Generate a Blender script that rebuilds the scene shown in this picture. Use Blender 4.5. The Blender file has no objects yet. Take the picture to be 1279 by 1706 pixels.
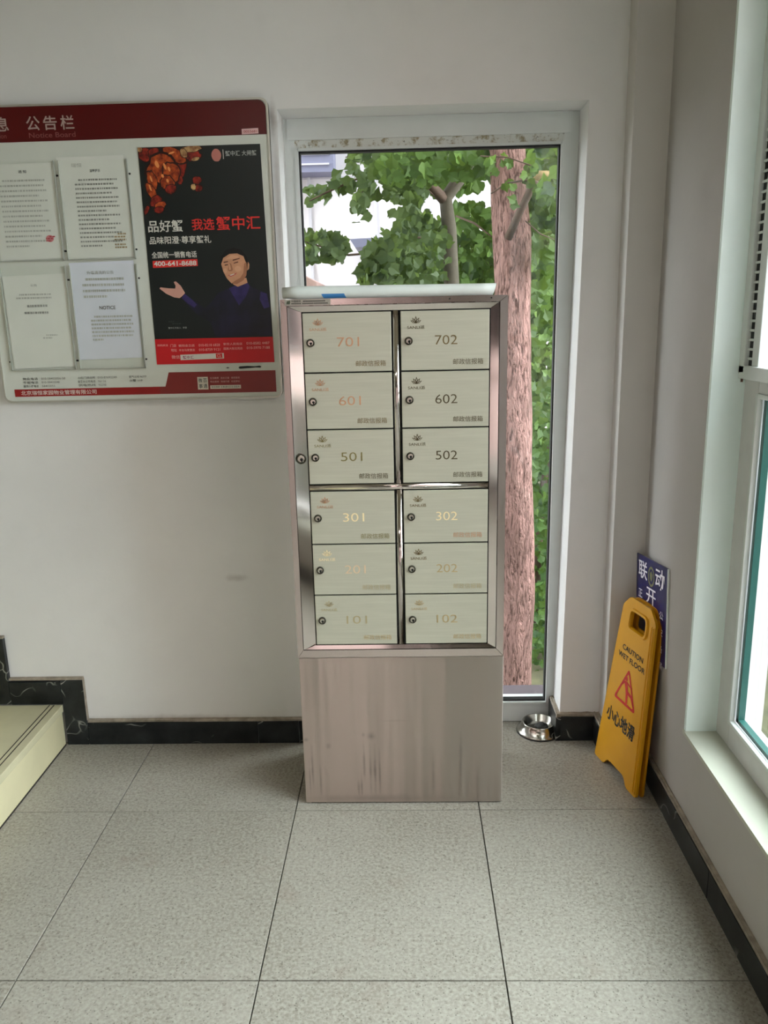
import bpy, bmesh, math, random
from mathutils import Vector, Matrix
from math import sin, cos, pi, radians
random.seed(7)
C = bpy.context.scene.collection
SC = bpy.context.scene

# ------------------------------------------------------------------ camera
PITCH, ROLL, YAW, FPX, CH = .2385, .0225, -.0284, 1337., 1.5647
def cam_axes():
    f = Vector((sin(YAW)*cos(PITCH), cos(YAW)*cos(PITCH), -sin(PITCH)))
    r = Vector((cos(YAW), -sin(YAW), 0)); d = f.cross(r)
    return r*cos(ROLL)+d*sin(ROLL), d*cos(ROLL)-r*sin(ROLL), f
AR, AD, AF = cam_axes()
cam = bpy.data.cameras.new('camera'); camo = bpy.data.objects.new('camera', cam); C.objects.link(camo)
camo.matrix_world = Matrix(((AR.x, -AD.x, -AF.x, 0), (AR.y, -AD.y, -AF.y, 0), (AR.z, -AD.z, -AF.z, CH), (0, 0, 0, 1)))
cam.sensor_fit = 'VERTICAL'; cam.sensor_height = 36; cam.lens = FPX/1706*36; cam.clip_start = .05
SC.camera = camo
def at(px, py, Y):                       # the point at depth Y seen in direction px, py
    d = AR*((px-639.5)/FPX)+AD*((py-853)/FPX)+AF
    return Vector((0, 0, CH))+d*(Y/d.y)

# ------------------------------------------------------------------ sky, light, exposure
w = bpy.data.worlds.new('sky'); SC.world = w; w.use_nodes = True
nt = w.node_tree; bg = nt.nodes['Background']
tc = nt.nodes.new('ShaderNodeTexCoord'); sx = nt.nodes.new('ShaderNodeSeparateXYZ'); cr = nt.nodes.new('ShaderNodeValToRGB')
nt.links.new(tc.outputs['Generated'], sx.inputs[0]); nt.links.new(sx.outputs['Z'], cr.inputs[0]); nt.links.new(cr.outputs[0], bg.inputs[0])
cr.color_ramp.elements[0].color = (.65, .68, .71, 1); cr.color_ramp.elements[1].color = (.94, .975, 1, 1)
bg.inputs[1].default_value = 17.5
SC.view_settings.view_transform = 'Standard'; SC.view_settings.look = 'None'
SC.view_settings.gamma = 1; SC.view_settings.use_curve_mapping = False
SC.view_settings.exposure = -.28
SC.cycles.use_denoising = True
SC.cycles.max_bounces = 14; SC.cycles.diffuse_bounces = 8; SC.cycles.glossy_bounces = 5; SC.cycles.transparent_max_bounces = 24
SC.cycles.sample_clamp_indirect = 8
def portal(loc, rot, sx_, sy_):
    l = bpy.data.lights.new('sky_portal', 'AREA'); l.shape = 'RECTANGLE'; l.size = sx_; l.size_y = sy_; l.cycles.is_portal = True
    o = bpy.data.objects.new('sky_portal', l); o.location = loc; o.rotation_euler = rot; C.objects.link(o)
portal((1.055, .4, 1.55), (0, pi/2, 0), 2.5, 3.7)
portal((.1, 3.02, 1.1), (-pi/2, 0, 0), .95, 2.1)
portal((-.32, -2.62, 1.07), (pi/2, 0, 0), 1.2, 2.1)
# fill light of the lamp added on the hall ceiling, out of view
def fill_light(loc, power):
    l = bpy.data.lights.new('fill_lamp_light', 'AREA'); l.shape = 'RECTANGLE'; l.size = 1.15; l.size_y = .16; l.energy = power; l.color = (1, .97, .9)
    o = bpy.data.objects.new('fill_lamp_light', l); o.location = loc; C.objects.link(o)
    return o

# ------------------------------------------------------------------ materials
def nodes(name):
    m = bpy.data.materials.new(name); m.use_nodes = True
    return m, m.node_tree, m.node_tree.nodes['Principled BSDF']
def N(t, kind, **kw):
    n = t.nodes.new(kind)
    for k, v in kw.items():
        if k in n.inputs: n.inputs[k].default_value = v
        else: setattr(n, k, v)
    return n
def c4(c): return (c[0], c[1], c[2], 1)
def srgb(r, g, b):
    f = lambda v: ((v/255+.055)/1.055)**2.4 if v > 10 else v/255/12.92
    return (f(r), f(g), f(b))
def ocoord(t, scale=(1, 1, 1)):
    tc = N(t, 'ShaderNodeTexCoord'); mp = N(t, 'ShaderNodeMapping'); mp.inputs['Scale'].default_value = scale
    t.links.new(tc.outputs['Object'], mp.inputs[0]); return mp.outputs[0]
def ramp(t, src, p0, c0, p1, c1):
    r = N(t, 'ShaderNodeValToRGB'); e = r.color_ramp.elements
    e[0].position = p0; e[0].color = c4(c0); e[1].position = p1; e[1].color = c4(c1)
    t.links.new(src, r.inputs[0]); return r.outputs[0]
def mix(t, fac, a, b, mode='MIX'):
    n = N(t, 'ShaderNodeMix', data_type='RGBA', blend_type=mode)
    for s, v in ((n.inputs[0], fac), (n.inputs[6], a), (n.inputs[7], b)):
        if hasattr(v, 'is_output'): t.links.new(v, s)
        elif isinstance(v, (int, float)): s.default_value = v
        else: s.default_value = c4(v)
    return n.outputs[2]
def noise(t, vec, scale, detail=4, rough=.55):
    n = N(t, 'ShaderNodeTexNoise'); n.inputs['Scale'].default_value = scale; n.inputs['Detail'].default_value = detail; n.inputs['Roughness'].default_value = rough
    t.links.new(vec, n.inputs['Vector']); return n.outputs[0]
def bump(t, p, h, strength=.2, dist=.002):
    b = N(t, 'ShaderNodeBump'); b.inputs['Strength'].default_value = strength; b.inputs['Distance'].default_value = dist
    t.links.new(h, b.inputs['Height']); t.links.new(b.outputs[0], p.inputs['Normal'])
def plain(name, col, rough=.5, metal=0, vary=.06, scale=12, bmp=0, spec=.5):
    m, t, p = nodes(name)
    v = ocoord(t); n = noise(t, v, scale)
    a = tuple(max(0, c*(1-vary)) for c in col); b = tuple(min(1, c*(1+vary)) for c in col)
    t.links.new(ramp(t, n, .3, a, .7, b), p.inputs['Base Color'])
    p.inputs['Roughness'].default_value = rough; p.inputs['Metallic'].default_value = metal; p.inputs['Specular IOR Level'].default_value = spec
    if bmp: bump(t, p, noise(t, v, scale*8), bmp)
    return m
def blobs(t, lst):        # soft elliptical mask of worn / dirty spots: (x, z, rx, rz, strength) in object space
    tc = N(t, 'ShaderNodeTexCoord'); out = None
    nz = N(t, 'ShaderNodeTexNoise'); nz.inputs['Scale'].default_value = 30; t.links.new(tc.outputs['Object'], nz.inputs['Vector'])
    for x, z, rx, rz, s in lst:
        a = N(t, 'ShaderNodeVectorMath', operation='SUBTRACT'); a.inputs[1].default_value = (x, 0, z); t.links.new(tc.outputs['Object'], a.inputs[0])
        b = N(t, 'ShaderNodeVectorMath', operation='MULTIPLY'); b.inputs[1].default_value = (1/rx, 0, 1/rz); t.links.new(a.outputs[0], b.inputs[0])
        l = N(t, 'ShaderNodeVectorMath', operation='LENGTH'); t.links.new(b.outputs[0], l.inputs[0])
        ad = N(t, 'ShaderNodeMath', operation='MULTIPLY_ADD'); ad.inputs[1].default_value = .8; t.links.new(nz.outputs[0], ad.inputs[0]); t.links.new(l.outputs[1], ad.inputs[2])
        r = N(t, 'ShaderNodeMapRange'); r.interpolation_type = 'SMOOTHSTEP'
        r.inputs[1].default_value = .3; r.inputs[2].default_value = 1.4; r.inputs[3].default_value = s; r.inputs[4].default_value = 0
        t.links.new(ad.outputs[0], r.inputs[0])
        if out is None: out = r.outputs[0]
        else:
            mx = N(t, 'ShaderNodeMath', operation='MAXIMUM'); t.links.new(out, mx.inputs[0]); t.links.new(r.outputs[0], mx.inputs[1]); out = mx.outputs[0]
    return out

def wall_mat(name, col, spots=None):
    m, t, p = nodes(name); v = ocoord(t)
    a = tuple(c*.95 for c in col); b = tuple(min(1, c*1.03) for c in col)
    base = ramp(t, noise(t, v, 1.6, 5), .35, a, .65, b)
    base = mix(t, ramp(t, noise(t, v, 9, 6), .58, (0, 0, 0), .8, (.25, .25, .25)), base, tuple(c*.86 for c in col))
    if spots: base = mix(t, blobs(t, spots), base, srgb(120, 108, 96))
    t.links.new(base, p.inputs['Base Color']); p.inputs['Roughness'].default_value = .75; p.inputs['Specular IOR Level'].default_value = .25
    bump(t, p, noise(t, v, 26, 6), .18, .004)
    return m
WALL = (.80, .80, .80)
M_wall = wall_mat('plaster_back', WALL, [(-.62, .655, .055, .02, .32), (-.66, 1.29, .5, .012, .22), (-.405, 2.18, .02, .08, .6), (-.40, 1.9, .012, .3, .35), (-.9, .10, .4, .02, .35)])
M_wallr_shade = wall_mat('plaster_right_shaded', (.46, .44, .425))  # same white plaster, darkened to put the right wall's shade into its colour
M_reveal_lit = wall_mat('plaster_reveal_lit', (.80, .92, .90))  # plaster brightened and tinted mint to carry the window light in its colour

def terrazzo():
    m, t, p = nodes('terrazzo_tile'); v = ocoord(t)
    oi = N(t, 'ShaderNodeObjectInfo'); ad = N(t, 'ShaderNodeVectorMath', operation='ADD')
    t.links.new(v, ad.inputs[0])
    cb = N(t, 'ShaderNodeCombineXYZ'); ml = N(t, 'ShaderNodeMath', operation='MULTIPLY'); ml.inputs[1].default_value = 37; t.links.new(oi.outputs['Random'], ml.inputs[0]); t.links.new(ml.outputs[0], cb.inputs[0]); t.links.new(cb.outputs[0], ad.inputs[1])
    v = ad.outputs[0]
    base = ramp(t, noise(t, v, 3, 4), .3, srgb(134, 128, 117), .7, srgb(152, 147, 137))
    base = mix(t, ramp(t, noise(t, v, 110, 3, .6), .38, (0, 0, 0), .62, (.75, .75, .75)), base, srgb(172, 168, 158))
    base = mix(t, ramp(t, noise(t, v, 75, 2, .6), .60, (0, 0, 0), .72, (.6, .6, .6)), base, srgb(98, 92, 82))
    vo = N(t, 'ShaderNodeTexVoronoi'); vo.inputs['Scale'].default_value = 90; t.links.new(v, vo.inputs['Vector'])
    base = mix(t, ramp(t, vo.outputs['Distance'], .10, (.75, .75, .75), .22, (0, 0, 0)), base, srgb(88, 84, 74))
    base = mix(t, ramp(t, noise(t, v, 5.5, 3), .62, (0, 0, 0), .85, (.5, .5, .5)), base, srgb(132, 112, 100))
    t.links.new(base, p.inputs['Base Color'])
    p.inputs['Roughness'].default_value = .42; p.inputs['Specular IOR Level'].default_value = .35
    bump(t, p, noise(t, v, 120, 2), .08, .001)
    return m
M_tile = terrazzo()
M_grout = plain('dark_joint', srgb(62, 58, 50), .9)
def black_marble():
    m, t, p = nodes('black_marble'); tc = N(t, 'ShaderNodeTexCoord')
    oi = N(t, 'ShaderNodeObjectInfo'); ad = N(t, 'ShaderNodeVectorMath', operation='ADD'); t.links.new(tc.outputs['Object'], ad.inputs[0]); t.links.new(oi.outputs['Random'], ad.inputs[1])
    v = ad.outputs[0]
    base = ramp(t, noise(t, v, 9, 5), .35, (.004, .005, .006), .75, (.03, .034, .036))
    vo = N(t, 'ShaderNodeTexVoronoi', feature='DISTANCE_TO_EDGE'); vo.inputs['Scale'].default_value = 4.5
    nn = N(t, 'ShaderNodeTexNoise'); nn.inputs['Scale'].default_value = 6; t.links.new(v, nn.inputs['Vector'])
    a2 = N(t, 'ShaderNodeVectorMath', operation='MULTIPLY_ADD'); a2.inputs[1].default_value = (.35, .35, .35); t.links.new(nn.outputs['Color'], a2.inputs[0]); t.links.new(v, a2.inputs[2]); t.links.new(a2.outputs[0], vo.inputs['Vector'])
    vein = ramp(t, vo.outputs['Distance'], .004, (1, 1, 1), .016, (0, 0, 0))
    msk = mix(t, 1.0, vein, ramp(t, noise(t, v, 5, 2), .5, (0, 0, 0), .62, (.9, .9, .9)), 'MULTIPLY')
    base = mix(t, msk, base, (.45, .46, .42))
    t.links.new(base, p.inputs['Base Color']); p.inputs['Roughness'].default_value = .3; p.inputs['Specular IOR Level'].default_value = .3
    return m
M_black = black_marble()
M_ledge = plain('dirty_plaster_ledge', srgb(158, 148, 134), .9, vary=.3, scale=30, bmp=.4)
M_cream = plain('cream_stone_tread', srgb(196, 190, 158), .4, vary=.09, scale=6)
M_riser = plain('cream_stone_riser', srgb(208, 200, 164), .45, vary=.06, scale=5)
M_groove = plain('dark_groove', srgb(48, 42, 38), .8)

def steel(name, col, rough, aniso=0., spots=None, vary=.012, wave=0):
    m, t, p = nodes(name); v = ocoord(t, (14, 14, .5))
    n = noise(t, v, 3, 3)
    base = ramp(t, n, .3, tuple(c*(1-vary) for c in col), .7, tuple(min(1, c*(1+vary)) for c in col))
    rr = N(t, 'ShaderNodeMapRange'); rr.inputs[3].default_value = rough*.8; rr.inputs[4].default_value = rough*1.2; t.links.new(n, rr.inputs[0])
    if spots:
        b = blobs(t, spots); base = mix(t, b, base, (.20, .17, .16))
    t.links.new(base, p.inputs['Base Color']); t.links.new(rr.outputs[0], p.inputs['Roughness'])
    p.inputs['Metallic'].default_value = 1
    if wave: bump(t, p, noise(t, ocoord(t, (11, 1, .5)), 1, 2), wave, .02)
    if aniso:
        p.inputs['Anisotropic'].default_value = aniso; p.inputs['Anisotropic Rotation'].default_value = .25
        tg = N(t, 'ShaderNodeTangent', direction_type='RADIAL', axis='Z'); t.links.new(tg.outputs[0], p.inputs['Tangent'])
    return m
STEEL = srgb(206, 194, 190)
M_steel = steel('brushed_stainless', STEEL, .28)
drip = [(-.10, .245, .022, .02, .6), (-.125, .25, .01, .012, .4), (-.125, .15, .006, .1, .5), (-.105, .12, .006, .12, .4), (-.09, .12, .007, .11, .6), (-.075, .11, .006, .12, .5), (-.135, .06, .006, .06, .5),
        (-.145, .05, .007, .05, .4), (-.312, .235, .014, .012, .5), (-.295, .13, .006, .1, .45), (-.305, .09, .005, .09, .4), (-.27, .08, .006, .08, .35), (-.24, .21, .012, .015, .3), (-.02, .30, .07, .006, .15), (.1, .10, .008, .09, .3), (.19, .15, .008, .13, .35), (-.1, .02, .3, .02, .35)]
M_panel = steel('lower_panel_stainless', srgb(200, 190, 182), .36, 1.0, drip, wave=.22)
M_polish = steel('polished_stainless', srgb(214, 206, 202), .09)
M_frame = steel('frame_stainless', srgb(208, 196, 192), .2, .5)
def door_mat():
    m, t, p = nodes('mailbox_door_enamel'); v = ocoord(t, (1, 1, 25))
    base = ramp(t, noise(t, v, 6, 4), .3, srgb(188, 187, 170), .7, srgb(196, 195, 178))
    t.links.new(base, p.inputs['Base Color']); p.inputs['Metallic'].default_value = .35; p.inputs['Roughness'].default_value = .38
    return m
M_door = door_mat()
M_void = plain('dark_void', (.012, .013, .012), .8)
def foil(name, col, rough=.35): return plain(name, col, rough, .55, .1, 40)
FO = {'dark': foil('dark_foil', srgb(92, 84, 62)), 'brown': foil('brown_foil', srgb(128, 112, 78)), 'olive': foil('olive_foil', srgb(140, 132, 88)),  # dark to pale tones paint in what each door reflects; rubbed foil is worn
      'peach': foil('peach_reflection_foil', srgb(206, 160, 128)), 'gold': plain('gold_foil', srgb(255, 232, 186), .3, .15, .05, 40), 'pale': plain('pale_gold_foil', srgb(226, 200, 166), .35, .2, .05, 40),
      'faint': foil('faint_foil', srgb(188, 176, 140)), 'lost': foil('rubbed_foil', srgb(194, 174, 132))}  # faint foil is a tone close to the door colour
M_lockring = plain('lock_ring_dark', srgb(70, 68, 58), .35, .8)
M_lockface = plain('lock_face_chrome', srgb(190, 188, 178), .22, 1)
M_white = plain('white_plastic', srgb(222, 230, 226), .4)
M_frame_w = plain('white_window_frame', (.66, .70, .69), .45, vary=.05, scale=5)
M_gasket = plain('black_gasket', (.01, .011, .013), .6)
def stained():
    m, t, p = nodes('stained_frame_head'); v = ocoord(t)
    n = noise(t, v, 22, 6, .7)
    base = mix(t, ramp(t, n, .50, (0, 0, 0), .60, (1, 1, 1)), (.66, .69, .66), srgb(150, 140, 112))
    base = mix(t, ramp(t, noise(t, v, 60, 5, .7), .60, (0, 0, 0), .68, (1, 1, 1)), base, srgb(70, 62, 50))
    t.links.new(base, p.inputs['Base Color']); p.inputs['Roughness'].default_value = .8
    return m
M_stain = stained()
def glass(name, tint, refl=1.):
    m = bpy.data.materials.new(name); m.use_nodes = True; t = m.node_tree; t.nodes.clear()
    o = N(t, 'ShaderNodeOutputMaterial'); tr = N(t, 'ShaderNodeBsdfTransparent'); gl = N(t, 'ShaderNodeBsdfGlossy'); mx = N(t, 'ShaderNodeMixShader'); lw = N(t, 'ShaderNodeLayerWeight'); lw.inputs['Blend'].default_value = .5; pw = N(t, 'ShaderNodeMath', operation='POWER'); pw.inputs[1].default_value = 5; sc_ = N(t, 'ShaderNodeMath', operation='MULTIPLY_ADD'); sc_.inputs[1].default_value = .9*refl; sc_.inputs[2].default_value = .022
    t.links.new(lw.outputs['Facing'], pw.inputs[0]); t.links.new(pw.outputs[0], sc_.inputs[0])
    tr.inputs[0].default_value = c4(tint); gl.inputs['Roughness'].default_value = .02; gl.inputs[0].default_value = (1, 1, 1, 1)
    t.links.new(sc_.outputs[0], mx.inputs[0]); t.links.new(tr.outputs[0], mx.inputs[1]); t.links.new(gl.outputs[0], mx.inputs[2]); t.links.new(mx.outputs[0], o.inputs[0])
    return m
M_glass = glass('clear_pane', (.94, .96, .95))
M_glass_g = glass('green_tinted_pane', (.94, .985, .98), .5)
M_acrylic = glass('acrylic_cover', (.99, 1, .99))

# ------------------------------------------------------------------ mesh helpers
class MB:
    def __init__(s): s.b = bmesh.new()
    def box(s, x0, x1, y0, y1, z0, z1, bev=0):
        r = bmesh.ops.create_cube(s.b, size=1, matrix=Matrix.Translation(((x0+x1)/2, (y0+y1)/2, (z0+z1)/2)) @ Matrix.Diagonal((x1-x0, y1-y0, z1-z0, 1)))
        if bev:
            es = list({e for v in r['verts'] for e in v.link_edges})
            bmesh.ops.bevel(s.b, geom=es, offset=bev, segments=2, profile=.5, affect='EDGES')
        return s
    def prism(s, poly, y0, y1, ax='y'):       # poly in (x, z), extruded along y (or the axis named)
        def P(a, b, d): return (a, d, b) if ax == 'y' else ((d, a, b) if ax == 'x' else (a, b, d))
        va = [s.b.verts.new(P(a, b, y0)) for a, b in poly]; vb = [s.b.verts.new(P(a, b, y1)) for a, b in poly]
        n = len(poly)
        try:
            s.b.faces.new(va); s.b.faces.new(vb[::-1])
        except ValueError: pass
        for i in range(n): s.b.faces.new((va[i], vb[i], vb[(i+1) % n], va[(i+1) % n]))
        return s
    def lathe(s, prof, seg=40, c=(0, 0, 0), axis='z'):
        rings = []
        for r, z in prof:
            ring = []
            for k in range(seg):
                a = 2*pi*k/seg; p = (r*cos(a), r*sin(a), z)
                if axis == 'y': p = (p[0], z, p[1])
                ring.append(s.b.verts.new((p[0]+c[0], p[1]+c[1], p[2]+c[2])))
            rings.append(ring)
        for i in range(len(rings)-1):
            for k in range(seg):
                s.b.faces.new((rings[i][k], rings[i][(k+1) % seg], rings[i+1][(k+1) % seg], rings[i+1][k]))
        for ring, rev in ((rings[0], True), (rings[-1], False)):
            try: s.b.faces.new(ring[::-1] if rev else ring)
            except ValueError: pass
        return s
    def poly(s, pts):
        s.b.faces.new([s.b.verts.new(p) for p in pts]); return s
    def tube(s, pts, rads, seg=10):
        rings = []
        for i, p in enumerate(pts):
            p = Vector(p); a = Vector(pts[max(0, i-1)]); b = Vector(pts[min(len(pts)-1, i+1)])
            d = (b-a).normalized(); u = d.orthogonal().normalized() if i == 0 else (u-d*u.dot(d)).normalized(); v = d.cross(u)
            rings.append([s.b.verts.new(p+(u*cos(2*pi*k/seg)+v*sin(2*pi*k/seg))*rads[i]) for k in range(seg)])
        for i in range(len(rings)-1):
            for k in range(seg): s.b.faces.new((rings[i][k], rings[i][(k+1) % seg], rings[i+1][(k+1) % seg], rings[i+1][k]))
        s.b.faces.new(rings[0][::-1]); s.b.faces.new(rings[-1]); return s
    def build(s, name, m, parent=None, smooth=False, base=None):
        bmesh.ops.recalc_face_normals(s.b, faces=s.b.faces)
        return obj(name, s.b, m, parent, smooth, base)
def obj(name, b, m, parent=None, smooth=False, base=None):
    me = bpy.data.meshes.new(name)
    org = Vector(base) if base is not None else (WLOC.get(parent.name, Vector()) if parent else Vector())
    if base is not None or parent:
        bmesh.ops.translate(b, verts=b.verts, vec=-org)
    b.to_mesh(me); b.free()
    if smooth:
        for p in me.polygons: p.use_smooth = True
    me.materials.append(m)
    o = bpy.data.objects.new(name, me); C.objects.link(o)
    if parent:
        o.parent = parent; o.location = org-WLOC.get(parent.name, Vector()); WLOC[o.name] = org
    elif base is not None: o.location = org; WLOC[o.name] = org
    return o
WLOC = {}
def tag(o, label=None, cat=None, group=None, kind=None):
    for k, v in (('label', label), ('category', cat), ('group', group), ('kind', kind)):
        if v: o[k] = v
    return o
def empty(name, loc=(0, 0, 0)):
    o = bpy.data.objects.new(name, None); o.location = loc; o.empty_display_size = .05; C.objects.link(o); WLOC[o.name] = Vector(loc); return o
def thing(name, label, cat, loc, group=None): return tag(empty(name, loc), label, cat, group)
def box(name, m, parent, x0, x1, y0, y1, z0, z1, bev=0): return MB().box(x0, x1, y0, y1, z0, z1, bev).build(name, m, parent)

_tcache = {}
def text_polys(body, bold=0.):
    k = (body, bold)
    if k not in _tcache:
        cu = bpy.data.curves.new('t', 'FONT'); cu.body = body; cu.size = 1; cu.offset = bold; cu.resolution_u = 3
        o = bpy.data.objects.new('t', cu); C.objects.link(o)
        dg = bpy.context.evaluated_depsgraph_get(); dg.update()
        me = bpy.data.meshes.new_from_object(o.evaluated_get(dg))
        vs = [(v.co.x, v.co.y) for v in me.vertices]; fs = [tuple(p.vertices) for p in me.polygons]
        bpy.data.objects.remove(o); bpy.data.curves.remove(cu); bpy.data.meshes.remove(me)
        _tcache[k] = (vs, fs)
    return _tcache[k]
def text(name, body, m, parent, O, U, V, w_, h_, bold=0.):
    """flat lettering: lower left corner O, unit directions U (along) and V (up), fitted to w_ x h_"""
    vs, fs = text_polys(body, bold)
    x0 = min(v[0] for v in vs); x1 = max(v[0] for v in vs); y0 = min(v[1] for v in vs); y1 = max(v[1] for v in vs)
    O, U, V = Vector(O), Vector(U), Vector(V)
    b = bmesh.new(); bv = [b.verts.new(O+U*((x-x0)/(x1-x0)*w_)+V*((y-y0)/(y1-y0)*h_)) for x, y in vs]
    for f in fs:
        try: b.faces.new([bv[i] for i in f])
        except ValueError: pass
    return obj(name, b, m, parent)
X3, Z3 = Vector((1, 0, 0)), Vector((0, 0, 1))

# ------------------------------------------------------------------ setting
D = 2.765                                # face of the back wall
# ground outside and building mass above
tag(MB().box(-40, 40, -40, 60, -.8, -.6).build('ground', plain('outdoor_paving', srgb(112, 112, 106), .9)), kind='structure')
fl = tag(empty('floor', (0, 0, 0)), kind='structure')
box('screed', M_grout, fl, -3.2, 1.0, -2.45, 3.0, -.6, -.012)
XS = [-3.2, -2.777, -2.177, -1.577, -.977, -.377, .223, .823]
YS = [-2.45, -1.835, -1.144, -.452, .2395, .931, 1.623, 2.3145, 2.90]
for i in range(len(XS)-1):
    for j in range(len(YS)-1):
        g = .0016
        x0, x1 = XS[i]+g, XS[i+1]-g
        if x1 < -1.4 and YS[j+1] > 1.1: continue
        o = MB().box(x0, x1, YS[j]+g, YS[j+1]-g, -.03, random.choice((0, 0, -.0006)), .0012).build('tile', M_tile, fl)
wb = MB()
wb.box(-3.2, -.39, D, 3.02, 0, 2.9)
wb.box(-.39, .595, D, 3.02, 2.212, 2.9)
wb.b.verts.ensure_lookup_table()
wb.prism([(.563, 0), (.595, 2.212), (.595, 2.9), (1.05, 2.9), (1.05, 0)], D, 3.02)
tag(wb.build('wall_back', M_wall), kind='structure')
tag(MB().box(.71, .823, 2.675, D+.002, 0, 2.9).build('trim_1', wall_mat('plaster_pier_shaded', (.64, .62, .60))), 'square plaster pier in the corner', kind='structure')  # pier plaster darkened too, corner shade painted into the colour
wr = MB(); RX = .82
wr.box(RX, 1.05, -2.45, 2.675, 0, .335)
wr.box(RX, 1.05, 2.2, 2.765, .335, 2.9); wr.box(RX, 1.05, -2.45, -1.4, .335, 2.9); wr.box(RX, 1.05, -1.4, 2.2, 2.75, 2.9)
wro = tag(wr.build('wall_right', M_wallr_shade), kind='structure')
# linings of the right window opening, its mint daylight put into their colour
lin = tag(empty('trim_2', (RX, 2.2, .34)), kind='structure')
box('reveal_lining', M_reveal_lit, lin, RX+.0005, .91, 2.186, 2.2, .345, 2.75)
tag(MB().box(-3.4, -3.2, -2.45, 3.02, -.6, 2.9).build('wall_left', plain('beige_hall_paint', (.33, .29, .23), .8)), kind='structure')
wf = MB(); wf.box(-3.4, -.95, -2.6, -2.45, -.6, 2.9); wf.box(.30, 1.05, -2.6, -2.45, -.6, 2.9); wf.box(-.95, .30, -2.6, -2.45, 2.15, 2.9)
tag(wf.build('wall_front', plain('beige_hall_wall', (.33, .29, .24), .8)), kind='structure')
tag(MB().box(-3.4, 1.05, -2.6, 3.02, 2.9, 14).build('ceiling', wall_mat('ceiling_paint', (.42, .38, .29))), kind='structure')
# entrance doors behind the photographer
dr = tag(empty('door_1', (-.25, -2.5, 0)), kind='structure')
fr = MB()
for xa, xb in ((-.95, -.90), (-.20, -.05), (.24, .30)): fr.box(xa, xb, -2.56, -2.49, 0, 2.15)
fr.box(-.95, .30, -2.56, -2.49, 2.09, 2.15); fr.box(-.05, .24, -2.56, -2.49, 0, .10); fr.box(-.05, .24, -2.56, -2.49, 1.0, 1.05)
fr.build('door_frame', plain('dark_door_frame', srgb(70, 56, 52), .5), dr)
box('pane', M_glass, dr, -.05, .24, -2.53, -2.522, .10, 2.09)
tag(MB().box(-3.4, 3, -5.2, -2.6, 2.6, 2.8).build('added_canopy', M_wall), kind='structure')  # canopy added out of view to dim the entrance
fb = thing('brick_building', 'pinkish brick block across the lane outside the entrance', 'building', (0, -8, -.6))
box('wall', plain('pink_brick_face', srgb(186, 162, 158), .9, vary=.15, scale=5), fb, -14, 14, -11, -8, -.6, 12)
for k in range(5): box('window', plain('dark_far_glass', srgb(60, 70, 80), .2), fb, -6+2.6*k, -4.8+2.6*k, -8.03, -8, 1, 2.6)
bwl = thing('added_light_wall', 'low grey wall added unseen outside the right window to cut horizon light', 'wall', (3.6, 1, -.6))  # wall added out of view to hold back low light at the right window
box('wall', plain('added_wall_grey', srgb(96, 100, 88), .9, vary=.3, scale=8), bwl, 3.5, 3.8, -7, 9, -.6, .5); box('added_wall_coping', plain('added_coping_grey', srgb(130, 128, 120), .8), bwl, 3.45, 3.85, -7, 9, .5, .6)  # body and top of the added light wall
# --- skirting: black stone pieces with a dirty plaster ledge
def skirt(name, pieces, ledges):
    e = tag(empty(name, (0, 0, 0)), kind='structure')
    for b_ in pieces: MB().box(*b_, .0015).build('stone_piece', M_black, e)
    for b_ in ledges:
        m = MB().box(*b_)
        bmesh.ops.subdivide_edges(m.b, edges=m.b.edges[:], cuts=5, use_grid_fill=True)
        for v in m.b.verts: v.co.z += random.uniform(-.0022, .0022)
        m.build('ledge', M_ledge, e)
SK = 2.745
skirt('baseboard_back', [(-1.222, -.575, SK, D, 0, .09), (-.572, -.42, SK, D, 0, .09), (-.417, -.39, SK, D, 0, .09),
                         (.565, .688, SK, D, 0, .098), (.547, .566, SK, 2.898, 0, .098), (.688, .71, 2.655, D, 0, .098), (.688, .803, 2.655, 2.675, 0, .098)],
      [(-1.222, -.39, SK+.004, D, .09, .0985), (.55, .69, SK+.003, D, .098, .108), (.549, .564, SK, 2.898, .098, .108), (.69, .71, 2.657, D, .098, .108)])
skirt('baseboard_right', [(.803, RX, y0+.001, y1-.001, 0, .088) for y0, y1 in ((1.9, 2.655), (1.3, 1.9), (.7, 1.3), (.1, .7), (-.5, .1), (-1.1, -.5))],
      [(.806, RX, -1.1, 2.655, .088, .098)])
# stepped skirting along the stair
RISE, GO, SX0 = .168, .28, -1.307
e = tag(empty('baseboard_stair', (SX0, SK, 0)), kind='structure')
for k in range(3):
    x = SX0-GO*k; z = RISE*k
    MB().box(x, x+.083, SK, D, z if k == 0 else z+.002, z+RISE+.098, .0015).build('stone_piece', M_black, e)
    MB().box(x-GO+.084, x-.001, SK, D, z+RISE+.001, z+RISE+.092, .0015).build('stone_piece', M_black, e)
    MB().box(x-GO+.084, x+.083, SK+.004, D, z+RISE+.098, z+RISE+.106).build('ledge', M_ledge, e)
    if k == 0: MB().box(x+.083, x+.0842, SK+.003, D, .10, z+RISE+.1).build('ledge', M_ledge, e)
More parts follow.
